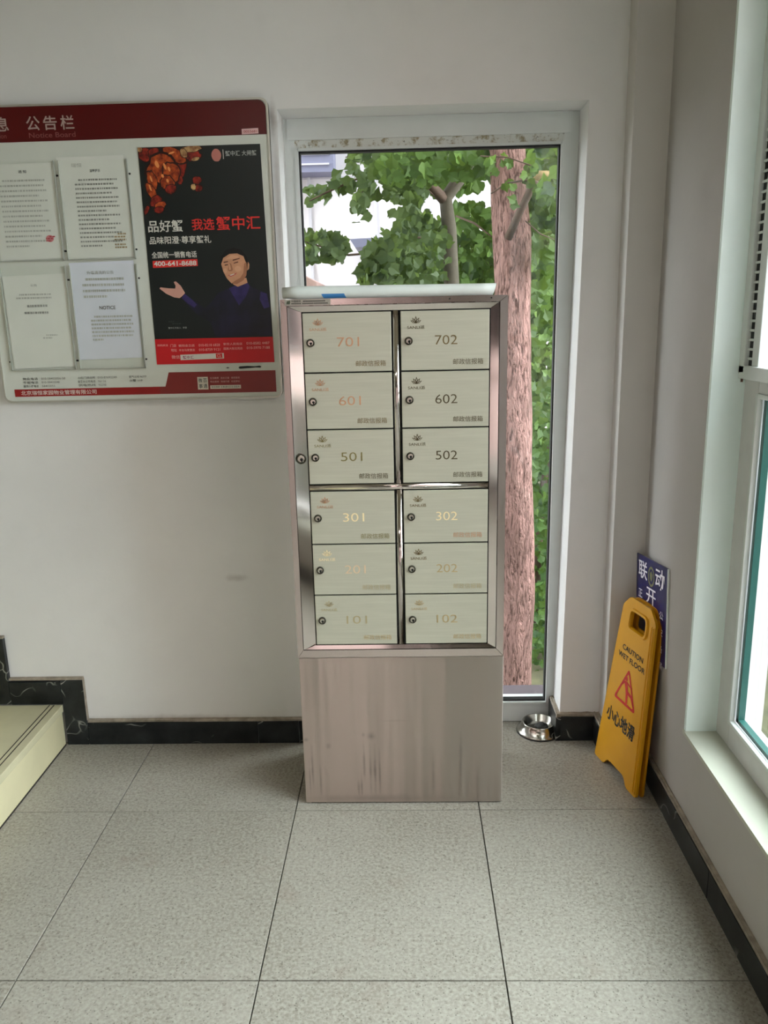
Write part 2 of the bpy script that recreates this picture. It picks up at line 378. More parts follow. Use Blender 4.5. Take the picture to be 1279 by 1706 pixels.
# --- staircase
st = thing('staircase', 'cream stone steps with dark grooved nosings rising to the left beside the notice board wall', 'stairs', (SX0, 2.1, 0))
for k in range(3):
    x = SX0-GO*k; z = RISE*k; y0 = .95
    MB().box(x-.02, x-.006, y0, SK-.002, z+(.006 if k == 0 else .0), z+RISE-.028, .001).build('riser', M_riser, st)
    td = MB().box(x-GO-.004, x, y0-.01, SK-.001, z+RISE-.028, z+RISE, .003).build('tread', M_cream, st)
    for d in (.030, .047): box('groove', M_groove, td, x-d-.004, x-d, y0, SK-.003, z+RISE-.001, z+RISE+.0006)
box('base_block', M_riser, st, -3.19, SX0-.02, .97, SK-.003, 0, RISE-.03)
box('base_block', M_riser, st, -3.19, SX0-GO-.02, .97, SK-.003, RISE-.03, 2*RISE-.03)
box('base_block', M_riser, st, -3.19, SX0-2*GO-.02, .97, SK-.003, 2*RISE-.03, 3*RISE-.03)
box('shadow_gap', M_groove, st, SX0-.012, SX0-.005, .95, SK-.003, 0, .006)

# --- window_1: tall fixed window in the recess
YF = 2.90
w1 = tag(empty('window_1', (.1, YF, .04)), kind='structure')
x0, x1, z0, z1 = -.347, .538, .085, 2.111
MB().box(-.39, x0-.008, YF, 2.98, 0, 2.212).build('frame_jamb', M_frame_w, w1)
MB().prism([(x1+.008, 0), (.563, 0), (.594, 2.211), (x1+.008, 2.211)], YF, 2.98).build('frame_jamb', M_frame_w, w1)
box('frame_sill', M_frame_w, w1, x0-.008, x1+.008, YF, 2.98, 0, z0-.008)
box('frame_head', M_stain, w1, x0-.008, x1+.008, YF, 2.98, z1+.008, 2.145)
box('frame_head', M_frame_w, w1, x0-.03, x1+.026, YF-.006, 2.98, 2.145, 2.211)
for a in ((x0-.008, x0+.004, z0-.008, z1+.008), (x1-.004, x1+.008, z0-.008, z1+.008), (x0, x1, z0-.008, z0), (x0, x1, z1, z1+.008)):
    box('glazing_bead', M_frame_w, w1, a[0], a[1], YF-.008, YF+.01, a[2], a[3])
for a in ((x0+.004, x0+.009, z0, z1), (x1-.009, x1-.004, z0, z1), (x0+.004, x1-.004, z0, z0+.006), (x0+.004, x1-.004, z1-.006, z1)):
    box('gasket', M_gasket, w1, a[0], a[1], YF+.004, YF+.03, a[2], a[3])
box('pane', M_glass, w1, x0+.004, x1-.004, YF+.02, YF+.026, z0+.002, z1-.002)
box('outer_ledge', plain('grey_stone_ledge', srgb(92, 84, 90), .4), w1, -.45, .7, 2.985, 3.09, .0, .062)

# --- window_2: large window in the right wall
XF = .91
w2 = tag(empty('window_2', (XF, 1, .345)), kind='structure')
box('window_sill', plain('pale_stone_sill', srgb(190, 192, 178), .4, vary=.05, scale=5), w2, RX-.004, XF, -1.4, 2.2, .335, .347)
def ybars(name, m, lst):
    for (xa, xb, ya, yb, za, zb) in lst: box(name, m, w2, xa, xb, ya, yb, za, zb, .002)
M_pf = plain('grey_white_window_frame', (.62, .62, .62), .45)
ybars('frame_bar', M_pf, [(XF, .98, 2.10, 2.2, .347, 2.75), (XF, .98, -1.4, 2.10, .347, .42), (XF, .98, -1.4, 2.1, 1.352, 1.40), (XF, .98, -1.4, -1.32, .347, 2.75), (XF, .98, -1.4, 2.2, 2.68, 2.75), (XF, .98, .95, 1.03, .42, 1.35), (XF, .98, -.25, -.17, .42, 2.68)])
ybars('glazing_bead', M_frame_w, [(XF-.006, XF+.01, 2.088, 2.10, .42, 1.352), (XF-.006, XF+.01, 1.03, 2.088, .42, .432), (XF-.006, XF+.01, 1.03, 2.088, 1.34, 1.352)])
M_edge = plain('teal_glass_edge', srgb(44, 92, 86), .3)
box('glass_edge', M_edge, w2, XF+.012, XF+.03, 2.072, 2.088, .432, 1.34); box('glass_edge', M_edge, w2, XF+.012, XF+.03, 1.03, 2.088, .432, .444)
box('pane', M_glass_g, w2, XF+.03, XF+.036, 1.03, 2.088, .43, 1.345); box('pane', M_glass_g, w2, XF+.03, XF+.036, -.17, .95, .42, 1.352); box('pane', M_glass_g, w2, XF+.03, XF+.036, -.17, 2.09, 1.42, 2.68); box('pane', M_glass_g, w2, XF+.03, XF+.036, -1.32, -.25, .42, 2.68)
# hinged upper sash with a slotted fly-screen track
ybars('sash_bar', M_frame_w, [(XF-.02, XF+.004, 2.155, 2.188, 1.40, 2.68), (XF-.02, XF+.004, .8, 2.188, 1.385, 1.42), (XF-.012, XF+.004, 2.09, 2.128, 1.42, 2.66)])
box('screen_track', M_gasket, w2, XF-.008, XF+.003, 2.128, 2.155, 1.42, 2.66)
rg = MB()
z = 1.435
while z < 2.65: rg.box(XF-.012, XF-.0075, 2.128, 2.155, z, z+.006); z += .024
tag(rg.build('track_rungs', M_frame_w, w2), kind='stuff')
sl = MB(); pts = []
for k in range(34):
    zz = 1.375+k*.022
    wdt = .008+.006*abs(sin(k*1.7))*(1 if k < 24 else .5)
    sl.box(XF-.013+.0004*k/34, XF-.012+wdt*.6, 2.1835, 2.1858, zz, zz+.0222)
sl.build('sealant_strip', plain('brown_stained_sealant', srgb(112, 84, 74), .9, vary=.25, scale=40), w2)

# ------------------------------------------------------------------ mailbox cabinet
CY = 2.353
cb = thing('mailbox_cabinet', 'tall stainless steel cabinet of twelve numbered mailboxes standing in front of the window', 'mailbox', (-.025, 2.53, 0))
body = MB().box(-.346, .296, CY+.016, 2.70, .004, 1.617, .002).build('body', M_steel, cb)
box('foot', M_gasket, cb, -.33, -.28, CY+.004, CY+.03, 0, .006); box('foot', M_gasket, cb, .23, .27, CY+.02, CY+.05, 0, .006)
box('foot', M_gasket, cb, -.33, -.28, 2.62, 2.66, 0, .006); box('foot', M_gasket, cb, .23, .27, 2.62, 2.66, 0, .006)
MB().box(-.347, .299, CY, CY+.016, .004, .520, .0015).build('lower_panel', M_panel, cb)
xo0, xo1, zo0, zo1 = -.349, .297, .523, 1.618
xi0, xi1, zi0, zi1 = -.330, .274, .549, 1.600
g = .0008
for nm, P in (('frame_rail', [(xo0, zo1), (xo1, zo1), (xi1+.0, zi1+.001), (xi0, zi1+.001)]), ('frame_rail', [(xo0, zo0), (xo1, zo0), (xi1, zi0-.001), (xi0, zi0-.001)]),
              ('frame_rail', [(xo0-.0, zo0+g), (xo0, zo1-g), (xi0-.001, zi1), (xi0-.001, zi0)]), ('frame_rail', [(xo1, zo0+g), (xo1, zo1-g), (xi1+.001, zi1), (xi1+.001, zi0)])):
    MB().prism(P, CY-.004, CY+.016).build(nm, M_frame, cb)
box('dark_backing', M_void, cb, xi0, xi1, CY+.008, CY+.015, zi0, zi1)
# inner front frame, mitred, its faces slightly chamfered towards the doors
xd0, xd1, zd0, zd1 = -.2915, .2485, .5635, 1.583
a0, a1, b0, b1 = xi0+.0012, xi1-.0012, zi0+.0012, zi1-.0012
def slab(name, m, outer, inner, yo, yi):
    b = bmesh.new()
    f = [b.verts.new((outer[0][0], yo, outer[0][1])), b.verts.new((outer[1][0], yo, outer[1][1])), b.verts.new((inner[1][0], yi, inner[1][1])), b.verts.new((inner[0][0], yi, inner[0][1]))]
    k = [b.verts.new((v.co.x, CY+.010, v.co.z)) for v in f]
    b.faces.new(f); b.faces.new(k[::-1])
    for i in range(4): b.faces.new((f[i], k[i], k[(i+1) % 4], f[(i+1) % 4]))
    bmesh.ops.recalc_face_normals(b, faces=b.faces); return obj(name, b, m, cb)
slab('door_frame', M_polish, ((a0, b1), (a1, b1)), ((xd0+.0, zd1), (xd1, zd1)), CY-.003, CY+.001)
slab('door_frame', M_polish, ((a0, b0), (a1, b0)), ((xd0, zd0), (xd1, zd0)), CY-.003, CY-.001)
slab('door_frame', M_polish, ((a0, b0+g), (a0, b1-g)), ((xd0, zd0+g), (xd0, zd1-g)), CY-.006, CY+.0062)
slab('door_frame', M_polish, ((a1, b0+g), (a1, b1-g)), ((xd1, zd0+g), (xd1, zd1-g)), CY-.003, CY-.001)
def halfround(name, p0, p1, r, vertical):
    m = MB(); n = 10; prof = [(r*cos(pi*k/n), -r*.55*sin(pi*k/n)) for k in range(n+1)]
    b = m.b
    if vertical: ra = [b.verts.new((p0[0]+u, CY+.004+v, p0[1])) for u, v in prof]; rb = [b.verts.new((p1[0]+u, CY+.004+v, p1[1])) for u, v in prof]
    else: ra = [b.verts.new((p0[0], CY+.004+v, p0[1]+u)) for u, v in prof]; rb = [b.verts.new((p1[0], CY+.004+v, p1[1]+u)) for u, v in prof]
    for i in range(n): b.faces.new((ra[i], ra[i+1], rb[i+1], rb[i]))
    b.faces.new(ra); b.faces.new(rb); b.faces.new((ra[0], rb[0], rb[n], ra[n]))
    return m.build(name, M_polish, cb, True)
halfround('divider', (-.0215, 1.080), (-.0215, zd1-.001), .0085, True)
halfround('divider', (-.0215, zd0+.001), (-.0195, 1.059), .0085, True)
halfround('divider', (xd0+.003, 1.0695), (xd1-.003, 1.0695), .0092, False)
# doors
rows = [(7, 1.4115, 1.5805), (6, 1.246, 1.4095), (5, 1.0805, 1.244), (3, .8945, 1.0585), (2, .731, .8925), (1, .5655, .729)]
cols = {1: (-.2885, -.0335), 2: (-.0085, .2465)}
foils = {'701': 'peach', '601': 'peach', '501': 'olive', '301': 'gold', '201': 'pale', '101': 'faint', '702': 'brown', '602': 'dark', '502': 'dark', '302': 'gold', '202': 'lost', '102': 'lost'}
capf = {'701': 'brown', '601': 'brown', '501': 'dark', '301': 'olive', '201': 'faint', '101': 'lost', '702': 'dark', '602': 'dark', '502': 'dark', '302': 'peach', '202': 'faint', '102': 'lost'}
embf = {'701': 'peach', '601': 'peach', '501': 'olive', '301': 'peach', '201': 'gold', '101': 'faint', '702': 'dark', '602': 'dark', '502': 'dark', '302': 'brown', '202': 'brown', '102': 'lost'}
def lock(parent, x, z, r, y):
    lk = MB().lathe([(r, 0), (r, -.004), (r*.9, -.006), (r*.72, -.006), (r*.68, -.002)], 28, (x, y, z), 'y').build('lock', M_lockring, parent, False)
    return lk
def lock_set(parent, x, z, r, y):
    b = MB()
    b.lathe([(r, 0), (r, -.004), (r*.92, -.006), (r*.76, -.0065), (r*.72, -.003)], 28, (x, y, z), 'y')
    o = b.build('lock', M_lockring, parent)
    b = MB(); b.lathe([(r*.72, -.003), (r*.72, -.0045), (r*.6, -.0052)], 24, (x, y, z), 'y')
    f = b.build('lock_face', M_lockface, o if not parent.get('_door') else parent)
    b = MB(); b.lathe([(r*.3, -.0052), (r*.3, -.0056)], 14, (x+r*.12, y, z-r*.12), 'y'); b.prism([(x+r*.0, z-r*.1), (x+r*.24, z-r*.1), (x+r*.30, z-r*.6), (x+r*.06, z-r*.6)], y-.0056, y-.0052)
    b.build('keyhole', M_void, o if not parent.get('_door') else parent)
def lotus(b, cx, cz, y, w_):
    def petal(ang, ln, wd, off=0):
        d = Vector((sin(ang), 0, cos(ang))); n = Vector((cos(ang), 0, -sin(ang))); O = Vector((cx+off, y, cz))
        outer = [O, O+d*ln*.45+n*wd, O+d*ln, O+d*ln*.45-n*wd]; inn = [O+d*ln*.18, O+d*ln*.46+n*wd*.5, O+d*ln*.78, O+d*ln*.46-n*wd*.5]
        va = [b.verts.new(p) for p in outer]; vb = [b.verts.new(p) for p in inn]
        for i in range(4): b.faces.new((va[i], va[(i+1) % 4], vb[(i+1) % 4], vb[i]))
    for a, l, wd in ((0, .8, .17), (.55, .74, .15), (-.55, .74, .15), (1.05, .70, .13), (-1.05, .70, .13)):
        petal(a, l*w_, wd*w_)
    b.faces.new([b.verts.new((cx+.11*w_*cos(t*pi/4), y-.0001, cz+.2*w_+.11*w_*sin(t*pi/4))) for t in range(8)])
for n_, za, zb in rows:
    for c_ in (1, 2):
        xa, xb = cols[c_]; num = '%d0%d' % (n_, c_)
        d = MB().box(xa+.0012, xb-.0012, CY-.002, CY+.008, za+.0012, zb-.0012, .0012).build('door', M_door, cb, base=((xa+xb)/2, CY, (za+zb)/2))
        d['label'] = 'door of mailbox %s' % num
        d['_door'] = 1
        zc = (za+zb)/2; yy = CY-.0026
        lock_set(d, xa+.0235+(.0 if c_ == 2 else -.002), zc, .0118, CY-.002)
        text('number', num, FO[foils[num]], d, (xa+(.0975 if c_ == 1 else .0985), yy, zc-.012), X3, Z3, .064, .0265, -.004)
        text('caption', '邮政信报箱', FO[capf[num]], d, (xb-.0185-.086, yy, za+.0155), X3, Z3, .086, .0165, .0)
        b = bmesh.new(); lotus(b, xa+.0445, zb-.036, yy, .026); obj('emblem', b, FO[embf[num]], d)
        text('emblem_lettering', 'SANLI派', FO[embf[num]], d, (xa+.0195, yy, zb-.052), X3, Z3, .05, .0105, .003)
        del d['_door']
lock_set(cb, -.3095, 1.160, .0155, CY-.003)
pl = box('nameplate', plain('nameplate_tin', srgb(176, 172, 162), .35, .5), cb, -.336, -.205, CY-.0055, CY-.004, 1.6015, 1.6175)
M_ink = plain('black_ink', (.012, .012, .012), .6)
text('nameplate_lettering', '中国邮政', M_ink, pl, (-.316, CY-.006, 1.610), X3, Z3, .027, .006, .012)
b = MB()
for (bx, bw, bz, bh) in ((-.283, .062, 1.6108, .0035), (-.316, .027, 1.605, .003), (-.285, .030, 1.605, .003), (-.252, .040, 1.605, .003)):
    k = bx
    while k < bx+bw: b.poly([(k, CY-.006, bz), (k+.0028, CY-.006, bz), (k+.0028, CY-.006, bz+bh), (k, CY-.006, bz+bh)]); k += .004
b.build('fine_print', M_ink, pl)
b = MB(); b.poly([(-.331, CY-.006, 1.605), (-.321, CY-.006, 1.605), (-.319, CY-.006, 1.615), (-.329, CY-.006, 1.6135)]); b.build('post_emblem', plain('emblem_green', srgb(70, 78, 60), .6), pl)
for sx_ in (.132, .250):
    MB().lathe([(.0022, 0), (.0022, -.0008)], 10, (sx_, CY-.0042, 1.6105), 'y').build('rivet_hole', M_void, cb)

# rolled white sheet on top of the cabinet
rl = MB(); seg = 28; n = 14; L0, L1 = -.345, .262; yc, zb_ = 2.385, 1.6185
rings = []
for i in range(n+1):
    t_ = i/n; x = L0+(L1-L0)*t_; ry = .019-.003*t_; rz = .0185-.0022*t_
    if i == 0: ry *= .86; rz *= .82
    zc = zb_+(.0185-.0022*t_)
    ring = []
    for k in range(seg):
        a = 2*pi*k/seg; zz = rz*sin(a)
        xx = x+(.005*sin(a) if i == n else 0)
        ring.append(rl.b.verts.new((xx, yc+ry*cos(a), zc+zz)))
    rings.append(ring)
for i in range(n):
    for k in range(seg): rl.b.faces.new((rings[i][k], rings[i][(k+1) % seg], rings[i+1][(k+1) % seg], rings[i+1][k]))
for ring in (rings[0], rings[n]):           # rolled edge: hollow ends
    cc = sum((v.co for v in ring), Vector())/seg; inner = [rl.b.verts.new(cc+(v.co-cc)*.86) for v in ring]; deep = [rl.b.verts.new(v.co+Vector((.03 if ring is rings[0] else -.03, 0, 0))) for v in inner]
    for k in range(seg):
        rl.b.faces.new((ring[k], ring[(k+1) % seg], inner[(k+1) % seg], inner[k])); rl.b.faces.new((inner[k], inner[(k+1) % seg], deep[(k+1) % seg], deep[k]))
    rl.b.faces.new(deep)
ro = thing('rolled_sheet', 'rolled white sheet lying along the top of the mailbox cabinet', 'paper roll', (-.04, yc, zb_))
rl.build('roll', M_white, ro, True)
b = bmesh.new()
def rp(x, a):
    t_ = (x-L0)/(L1-L0); return (x, yc+(.0194-.003*t_)*cos(a), zb_+(.0185-.0022*t_)+(.0189-.0022*t_)*sin(a))
na = 6
g1 = [[b.verts.new(rp(-.232+.065*i/5+.006*j/na, -pi+.25+(.85)*j/na)) for j in range(na+1)] for i in range(6)]
for i in range(5):
    for j in range(na): b.faces.new((g1[i][j], g1[i+1][j], g1[i+1][j+1], g1[i][j+1]))
tag(obj('printed_patch', b, plain('blue_print', srgb(70, 140, 205), .45), ro, True), 'blue printed patch')

# ------------------------------------------------------------------ steel bowl
BX, BY = .497, 2.822
bw = thing('pet_bowl', 'small stainless steel flared bowl on the floor by the window corner', 'bowl', (BX, BY, 0))
MB().lathe([(.083, .0015), (.084, .006), (.081, .010), (.074, .013), (.064, .036), (.063, .040), (.061, .0415), (.058, .040), (.05, .018), (.035, .009), (.0, .008)], 48, (BX, BY, 0)).build('bowl_shell', steel('bowl_stainless', srgb(168, 164, 156), .2), bw, True)
MB().lathe([(.078, .0), (.0845, .0), (.0848, .004), (.080, .0045)], 48, (BX, BY, 0)).build('rubber_foot_ring', M_gasket, bw, True)
lm = MB(); bmesh.ops.create_icosphere(lm.b, subdivisions=3, radius=1)
for v in lm.b.verts:
    q = 1+.18*sin(v.co.x*5+1)*cos(v.co.y*4)+.1*sin(v.co.z*7)
    v.co = Vector((BX+.010+v.co.x*.024*q, BY-.012+v.co.y*.020*q, .0245+v.co.z*.0155*q))
tag(lm.build('dark_lump', plain('dark_lump_material', (.015, .015, .013), .5, bmp=.4), None, True, base=(BX, BY-.012, .01)), 'small blackish lump lying inside the steel bowl', 'scrap')

# ------------------------------------------------------------------ wet floor sign (folded, leaning on the right wall)
SA = Vector((.673, 2.655, 0)); SU = (Vector((.741, 2.369, 0))-SA).normalized(); SN0 = Vector((-SU.y, SU.x, 0))
th = radians(6); SV = SN0*sin(th)+Z3*cos(th); SNN = SU.cross(SV)       # SNN points to the room
if SNN.x > 0: SNN = -SNN
M_yel = plain('yellow_plastic', srgb(214, 154, 6), .42, vary=.05, scale=9)
M_yel2 = plain('yellow_plastic_back', srgb(200, 138, 6), .45, vary=.05, scale=9)
ws = thing('wet_floor_sign', 'yellow plastic wet floor sign folded flat and leaning in the right corner', 'sign', SA+SU*.147)
def sp(u, v, d=0): return SA+SU*u+SV*v+SNN*d
def rounded(pts, r, n=4):
    out = []; L = len(pts)
    for i in range(L):
        p = Vector(pts[i]); a = (Vector(pts[i-1])-p); c = (Vector(pts[(i+1) % L])-p); rr = min(r, a.length*.45, c.length*.45)
        A = p+a.normalized()*rr; B = p+c.normalized()*rr
        for k in range(n+1):
            t_ = k/n; out.append((A*(1-t_)**2+p*2*t_*(1-t_)+B*t_*t_))
    return out
outline = rounded([(0, 0), (.066, 0), (.092, .030), (.202, .030), (.228, 0), (.294, 0), (.251, .592), (.212, .630), (.082, .630), (.043, .592)], .012)
hole = rounded([(.103, .530), (.203, .530), (.200, .588), (.106, .588)], .014)
def plate(name, m, d0, d1, parent, out=outline, hol=hole, inset=0):
    b = bmesh.new()
    from mathutils.geometry import tessellate_polygon
    ring = [Vector((p[0], p[1], 0)) for p in out]; hr = [Vector((p[0], p[1], 0)) for p in hol] if hol else None
    loops = [ring]+([hr] if hr else []); allp = [p for l in loops for p in l]
    tr = tessellate_polygon(loops)
    F = [b.verts.new(sp(p.x, p.y, d0)) for p in allp]; K = [b.verts.new(sp(p.x, p.y, d1)) for p in allp]
    for t_ in tr:
        try: b.faces.new([F[i] for i in t_]); b.faces.new([K[i] for i in t_][::-1])
        except ValueError: pass
    o_ = 0
    for l in loops:
        k = len(l)
        for i in range(k): b.faces.new((F[o_+i], F[o_+(i+1) % k], K[o_+(i+1) % k], K[o_+i]))
        o_ += k
    bmesh.ops.recalc_face_normals(b, faces=b.faces)
    return obj(name, b, m, parent)
front = plate('front_panel', M_yel, 0, -.009, ws)
plate('back_panel', M_yel2, -.022, -.030, ws)
# raised rims and handle lip
def rim(name, poly, w_, d, parent, m):
    ins = []; L = len(poly); cx = sum(p[0] for p in poly)/L; cy = sum(p[1] for p in poly)/L
    b = bmesh.new(); A = []; B = []; A2 = []; B2 = []
    for i in range(L):
        p = Vector((poly[i][0], poly[i][1])); a = Vector((poly[i-1][0], poly[i-1][1])); c = Vector((poly[(i+1) % L][0], poly[(i+1) % L][1]))
        tn = (c-a).normalized(); nn = Vector((-tn.y, tn.x))
        q = p+nn*w_
        A.append(b.verts.new(sp(p.x, p.y, 0))); B.append(b.verts.new(sp(q.x, q.y, 0))); A2.append(b.verts.new(sp(p.x+nn.x*w_*.2, p.y+nn.y*w_*.2, d))); B2.append(b.verts.new(sp(q.x-nn.x*w_*.2, q.y-nn.y*w_*.2, d)))
    for i in range(L):
        j = (i+1) % L
        for P, Q in ((A, A2), (A2, B2), (B2, B)): b.faces.new((P[i], P[j], Q[j], Q[i]))
    bmesh.ops.recalc_face_normals(b, faces=b.faces); return obj(name, b, m, parent)
rim('handle_lip', hole, -.012, .006, ws, M_yel)
b = bmesh.new()
for uu in (lambda v: .294-.0726*v-.026, lambda v: .294-.0726*v-.014):
    pass
ribm = MB()
def ribline(off, w_, d):
    P = [(.294-.0726*v-off, v) for v in (.01, .58)]
    vs = [sp(P[0][0]-w_, P[0][1], 0), sp(P[0][0], P[0][1], 0), sp(P[1][0], P[1][1], 0), sp(P[1][0]-w_, P[1][1], 0)]
    ve = [sp(P[0][0]-w_*.75, P[0][1]+.004, d), sp(P[0][0]-w_*.25, P[0][1]+.004, d), sp(P[1][0]-w_*.25, P[1][1]-.004, d), sp(P[1][0]-w_*.75, P[1][1]-.004, d)]
    va = [ribm.b.verts.new(p) for p in vs]; vb = [ribm.b.verts.new(p) for p in ve]
    ribm.b.faces.new(vb)
    for i in range(4): ribm.b.faces.new((va[i], va[(i+1) % 4], vb[(i+1) % 4], vb[i]))
ribline(.004, .007, .004); ribline(.018, .006, .003)
ribm.build('edge_rib', M_yel, ws)
# hinge spacers between the two panels at the top
for uu in (.06, .225):
    hb = MB(); q = [sp(uu-.012, .575, -.009), sp(uu+.012, .575, -.009), sp(uu+.012, .6, -.009), sp(uu-.012, .6, -.009)]; q2 = [sp(uu-.012, .575, -.022), sp(uu+.012, .575, -.022), sp(uu+.012, .6, -.022), sp(uu-.012, .6, -.022)]
    va = [hb.b.verts.new(p) for p in q]; vb = [hb.b.verts.new(p) for p in q2]; hb.b.faces.new(va); hb.b.faces.new(vb)
    for i in range(4): hb.b.faces.new((va[i], va[(i+1) % 4], vb[(i+1) % 4], vb[i]))
    hb.build('hinge', M_yel2, ws)
hb = MB(); va = [hb.b.verts.new(sp(*p, -.010)) for p in ((.01, .005), (.284, .005), (.245, .57), (.05, .57))]; vb = [hb.b.verts.new(sp(*p, -.021)) for p in ((.01, .005), (.284, .005), (.245, .57), (.05, .57))]
va = vb = None; hb.b.free()
text('lettering', 'CAUTION', M_ink, ws, sp(.080, .4425, .0008), SU, SV, .134, .019, .02)
text('lettering', 'WET FLOOR', M_ink, ws, sp(.059, .4115, .0008), SU, SV, .174, .019, .02)
text('lettering', '小心地滑', M_ink, ws, sp(.041, .167, .0008), SU, SV, .190, .056, .028)
M_red = plain('red_print', srgb(196, 30, 22), .5)
def flatring(outer, inner, m, name, parent, d=.0009):
    b = bmesh.new(); A = [b.verts.new(sp(p[0], p[1], d)) for p in outer]; B = [b.verts.new(sp(p[0], p[1], d)) for p in inner]; L = len(A)
    for i in range(L): b.faces.new((A[i], A[(i+1) % L], B[(i+1) % L], B[i]))
    return obj(name, b, m, parent)
flatring(rounded([(.070, .262), (.215, .262), (.1425, .394)], .016, 6), rounded([(.085, .2715), (.200, .2715), (.1425, .376)], .009, 6), M_red, 'warning_triangle', ws)
b = bmesh.new()
def sf(pts, bm=b): bm.faces.new([bm.verts.new(sp(u, v, .0009)) for u, v in pts])
sf([(.134+.0085*cos(t*pi/6), .358-.004+.0085*sin(t*pi/6)) for t in range(12)])
sf([(.122, .343), (.140, .346), (.152, .322), (.156, .305), (.142, .303), (.136, .318)])
sf([(.122, .343), (.127, .336), (.108, .318), (.102, .322)])
sf([(.140, .346), (.146, .338), (.176, .330), (.176, .338)])
sf([(.142, .303), (.156, .305), (.160, .272), (.148, .272)])
sf([(.148, .318), (.156, .305), (.176, .300), (.196, .276), (.203, .281), (.182, .311)])
obj('slipping_figure', b, M_red, ws)

# ------------------------------------------------------------------ blue hanging sign in the corner
TL = Vector((.790, 2.662, .759)); TR = Vector((.8135, 2.409, .781)); BU = (TR-TL).normalized()
dn = Vector((0, 0, -1)); BVn = (dn-BU*dn.dot(BU)).normalized(); BNm = BU.cross(BVn)
if BNm.x > 0: BNm = -BNm
bs = thing('door_notice_plate', 'dark blue plate with white characters hung in the corner behind the yellow sign', 'sign', TL)
def bp(u, v, d=0): return TL+BU*u+BVn*v+BNm*d
b = bmesh.new(); P = [(0, 0), (.254, 0), (.254, .325), (0, .325)]
F = [b.verts.new(bp(u, v, 0)) for u, v in P]; K = [b.verts.new(bp(u, v, -.004)) for u, v in P]
b.faces.new(F); b.faces.new(K[::-1])
for i in range(4): b.faces.new((F[i], F[(i+1) % 4], K[(i+1) % 4], K[i]))
bmesh.ops.recalc_face_normals(b, faces=b.faces)
obj('plate', plain('navy_enamel', srgb(26, 26, 92), .3), bs)if False else obj('plate', b, plain('navy_enamel', srgb(26, 26, 92), .3), bs)
b = bmesh.new()
F = [b.verts.new(bp(u, v, d)) for u, v, d in ((.254, 0, .0015), (.2575, 0, .0015), (.2575, .325, .0015), (.254, .325, .0015))]; K = [b.verts.new(bp(u, v, -.0045)) for u, v in ((.254, 0), (.2575, 0), (.2575, .325), (.254, .325))]
b.faces.new(F); b.faces.new(K[::-1])
for i in range(4): b.faces.new((F[i], F[(i+1) % 4], K[(i+1) % 4], K[i]))
bmesh.ops.recalc_face_normals(b, faces=b.faces); obj('edge_trim', M_white, bs) if False else obj('edge_trim', b, M_white, bs)
M_wp = plain('white_print', srgb(232, 230, 240), .5)
BV = -BVn
text('lettering', '联', M_wp, bs, bp(.018, .078, .0008), BU, BV, .074, .062, .01)
text('lettering', '动', M_wp, bs, bp(.160, .082, .0008), BU, BV, .072, .068, .01)
text('lettering', '开', M_wp, bs, bp(.088, .150, .0008), BU, BV, .078, .055, .01)
text('lettering', '锁', M_wp, bs, bp(.092, .222, .0008), BU, BV, .075, .058, .01)
for i, ch in enumerate('正规'): text('lettering', ch, M_wp, bs, bp(.022, .145+.048*i, .0008), BU, BV, .032, .028, .006)
for i, ch in enumerate('公安备案'): text('lettering', ch, M_wp, bs, bp(.198, .175+.055*i, .0008), BU, BV, .030, .026, .006)
M_emb = plain('olive_emblem_print', srgb(128, 130, 96), .5)
b = bmesh.new(); A = []; B = []
for k in range(24):
    a = 2*pi*k/24; A.append(b.verts.new(bp(.126+.026*cos(a), .055+.034*sin(a), .0008))); B.append(b.verts.new(bp(.126+.019*cos(a), .055+.026*sin(a), .0008)))
for k in range(24): b.faces.new((A[k], A[(k+1) % 24], B[(k+1) % 24], B[k]))
b.faces.new([b.verts.new(bp(*p, .0008)) for p in ((.126, .036), (.138, .046), (.136, .062), (.126, .072), (.116, .062), (.114, .046))])
obj('round_emblem', b, M_emb, bs)

# ------------------------------------------------------------------ notice board
NY = D-.016
nb = thing('notice_board', 'long white wall notice board with a dark red header and clear document pockets', 'notice board', (-.9, D, 1.3))
def rrect(x0, x1, z0, z1, r): return [(p.x, p.y) for p in rounded([(x0, z0), (x1, z0), (x1, z1), (x0, z1)], r, 6)]
bx0, bx1, bz0, bz1 = -1.376, -.414, 1.304, 2.243
MB().prism(rrect(bx0, bx1, bz0, bz1, .03), NY, D-.001).build('backing_panel', plain('white_board', srgb(214, 218, 210), .35, vary=.03), nb)
def ring_prism(name, m, po, pi_, y0, y1, parent):
    b = bmesh.new(); L = len(po)
    V = [[b.verts.new((p[0], y, p[1])) for p in q] for q, y in ((po, y0), (pi_, y0), (pi_, y1), (po, y1))]
    for r in range(4):
        for i in range(L): b.faces.new((V[r][i], V[r][(i+1) % L], V[(r+1) % 4][(i+1) % L], V[(r+1) % 4][i]))
    bmesh.ops.recalc_face_normals(b, faces=b.faces); return obj(name, b, m, parent)
ring_prism('edge_frame', plain('aluminium_edge', srgb(206, 204, 196), .3, .6), rrect(bx0, bx1, bz0, bz1, .03), rrect(bx0+.006, bx1-.006, bz0+.006, bz1-.006, .026), NY-.004, D-.002, nb)
def flat(name, pts, m, parent, y): return MB().poly([(p[0], y, p[1]) for p in pts]).build(name, m, parent)
LY = NY-.0010
M_hdr = plain('dark_red_film', srgb(84, 4, 9), .3, vary=.1, scale=4)
hp = [(-1.37, 2.133), (-.4225, 2.136)]+[(p.x, p.y) for p in rounded([(-.4225, 2.136), (-.4225, 2.237), (-1.37, 2.237), (-1.37, 2.133)], .024, 6)][5:]
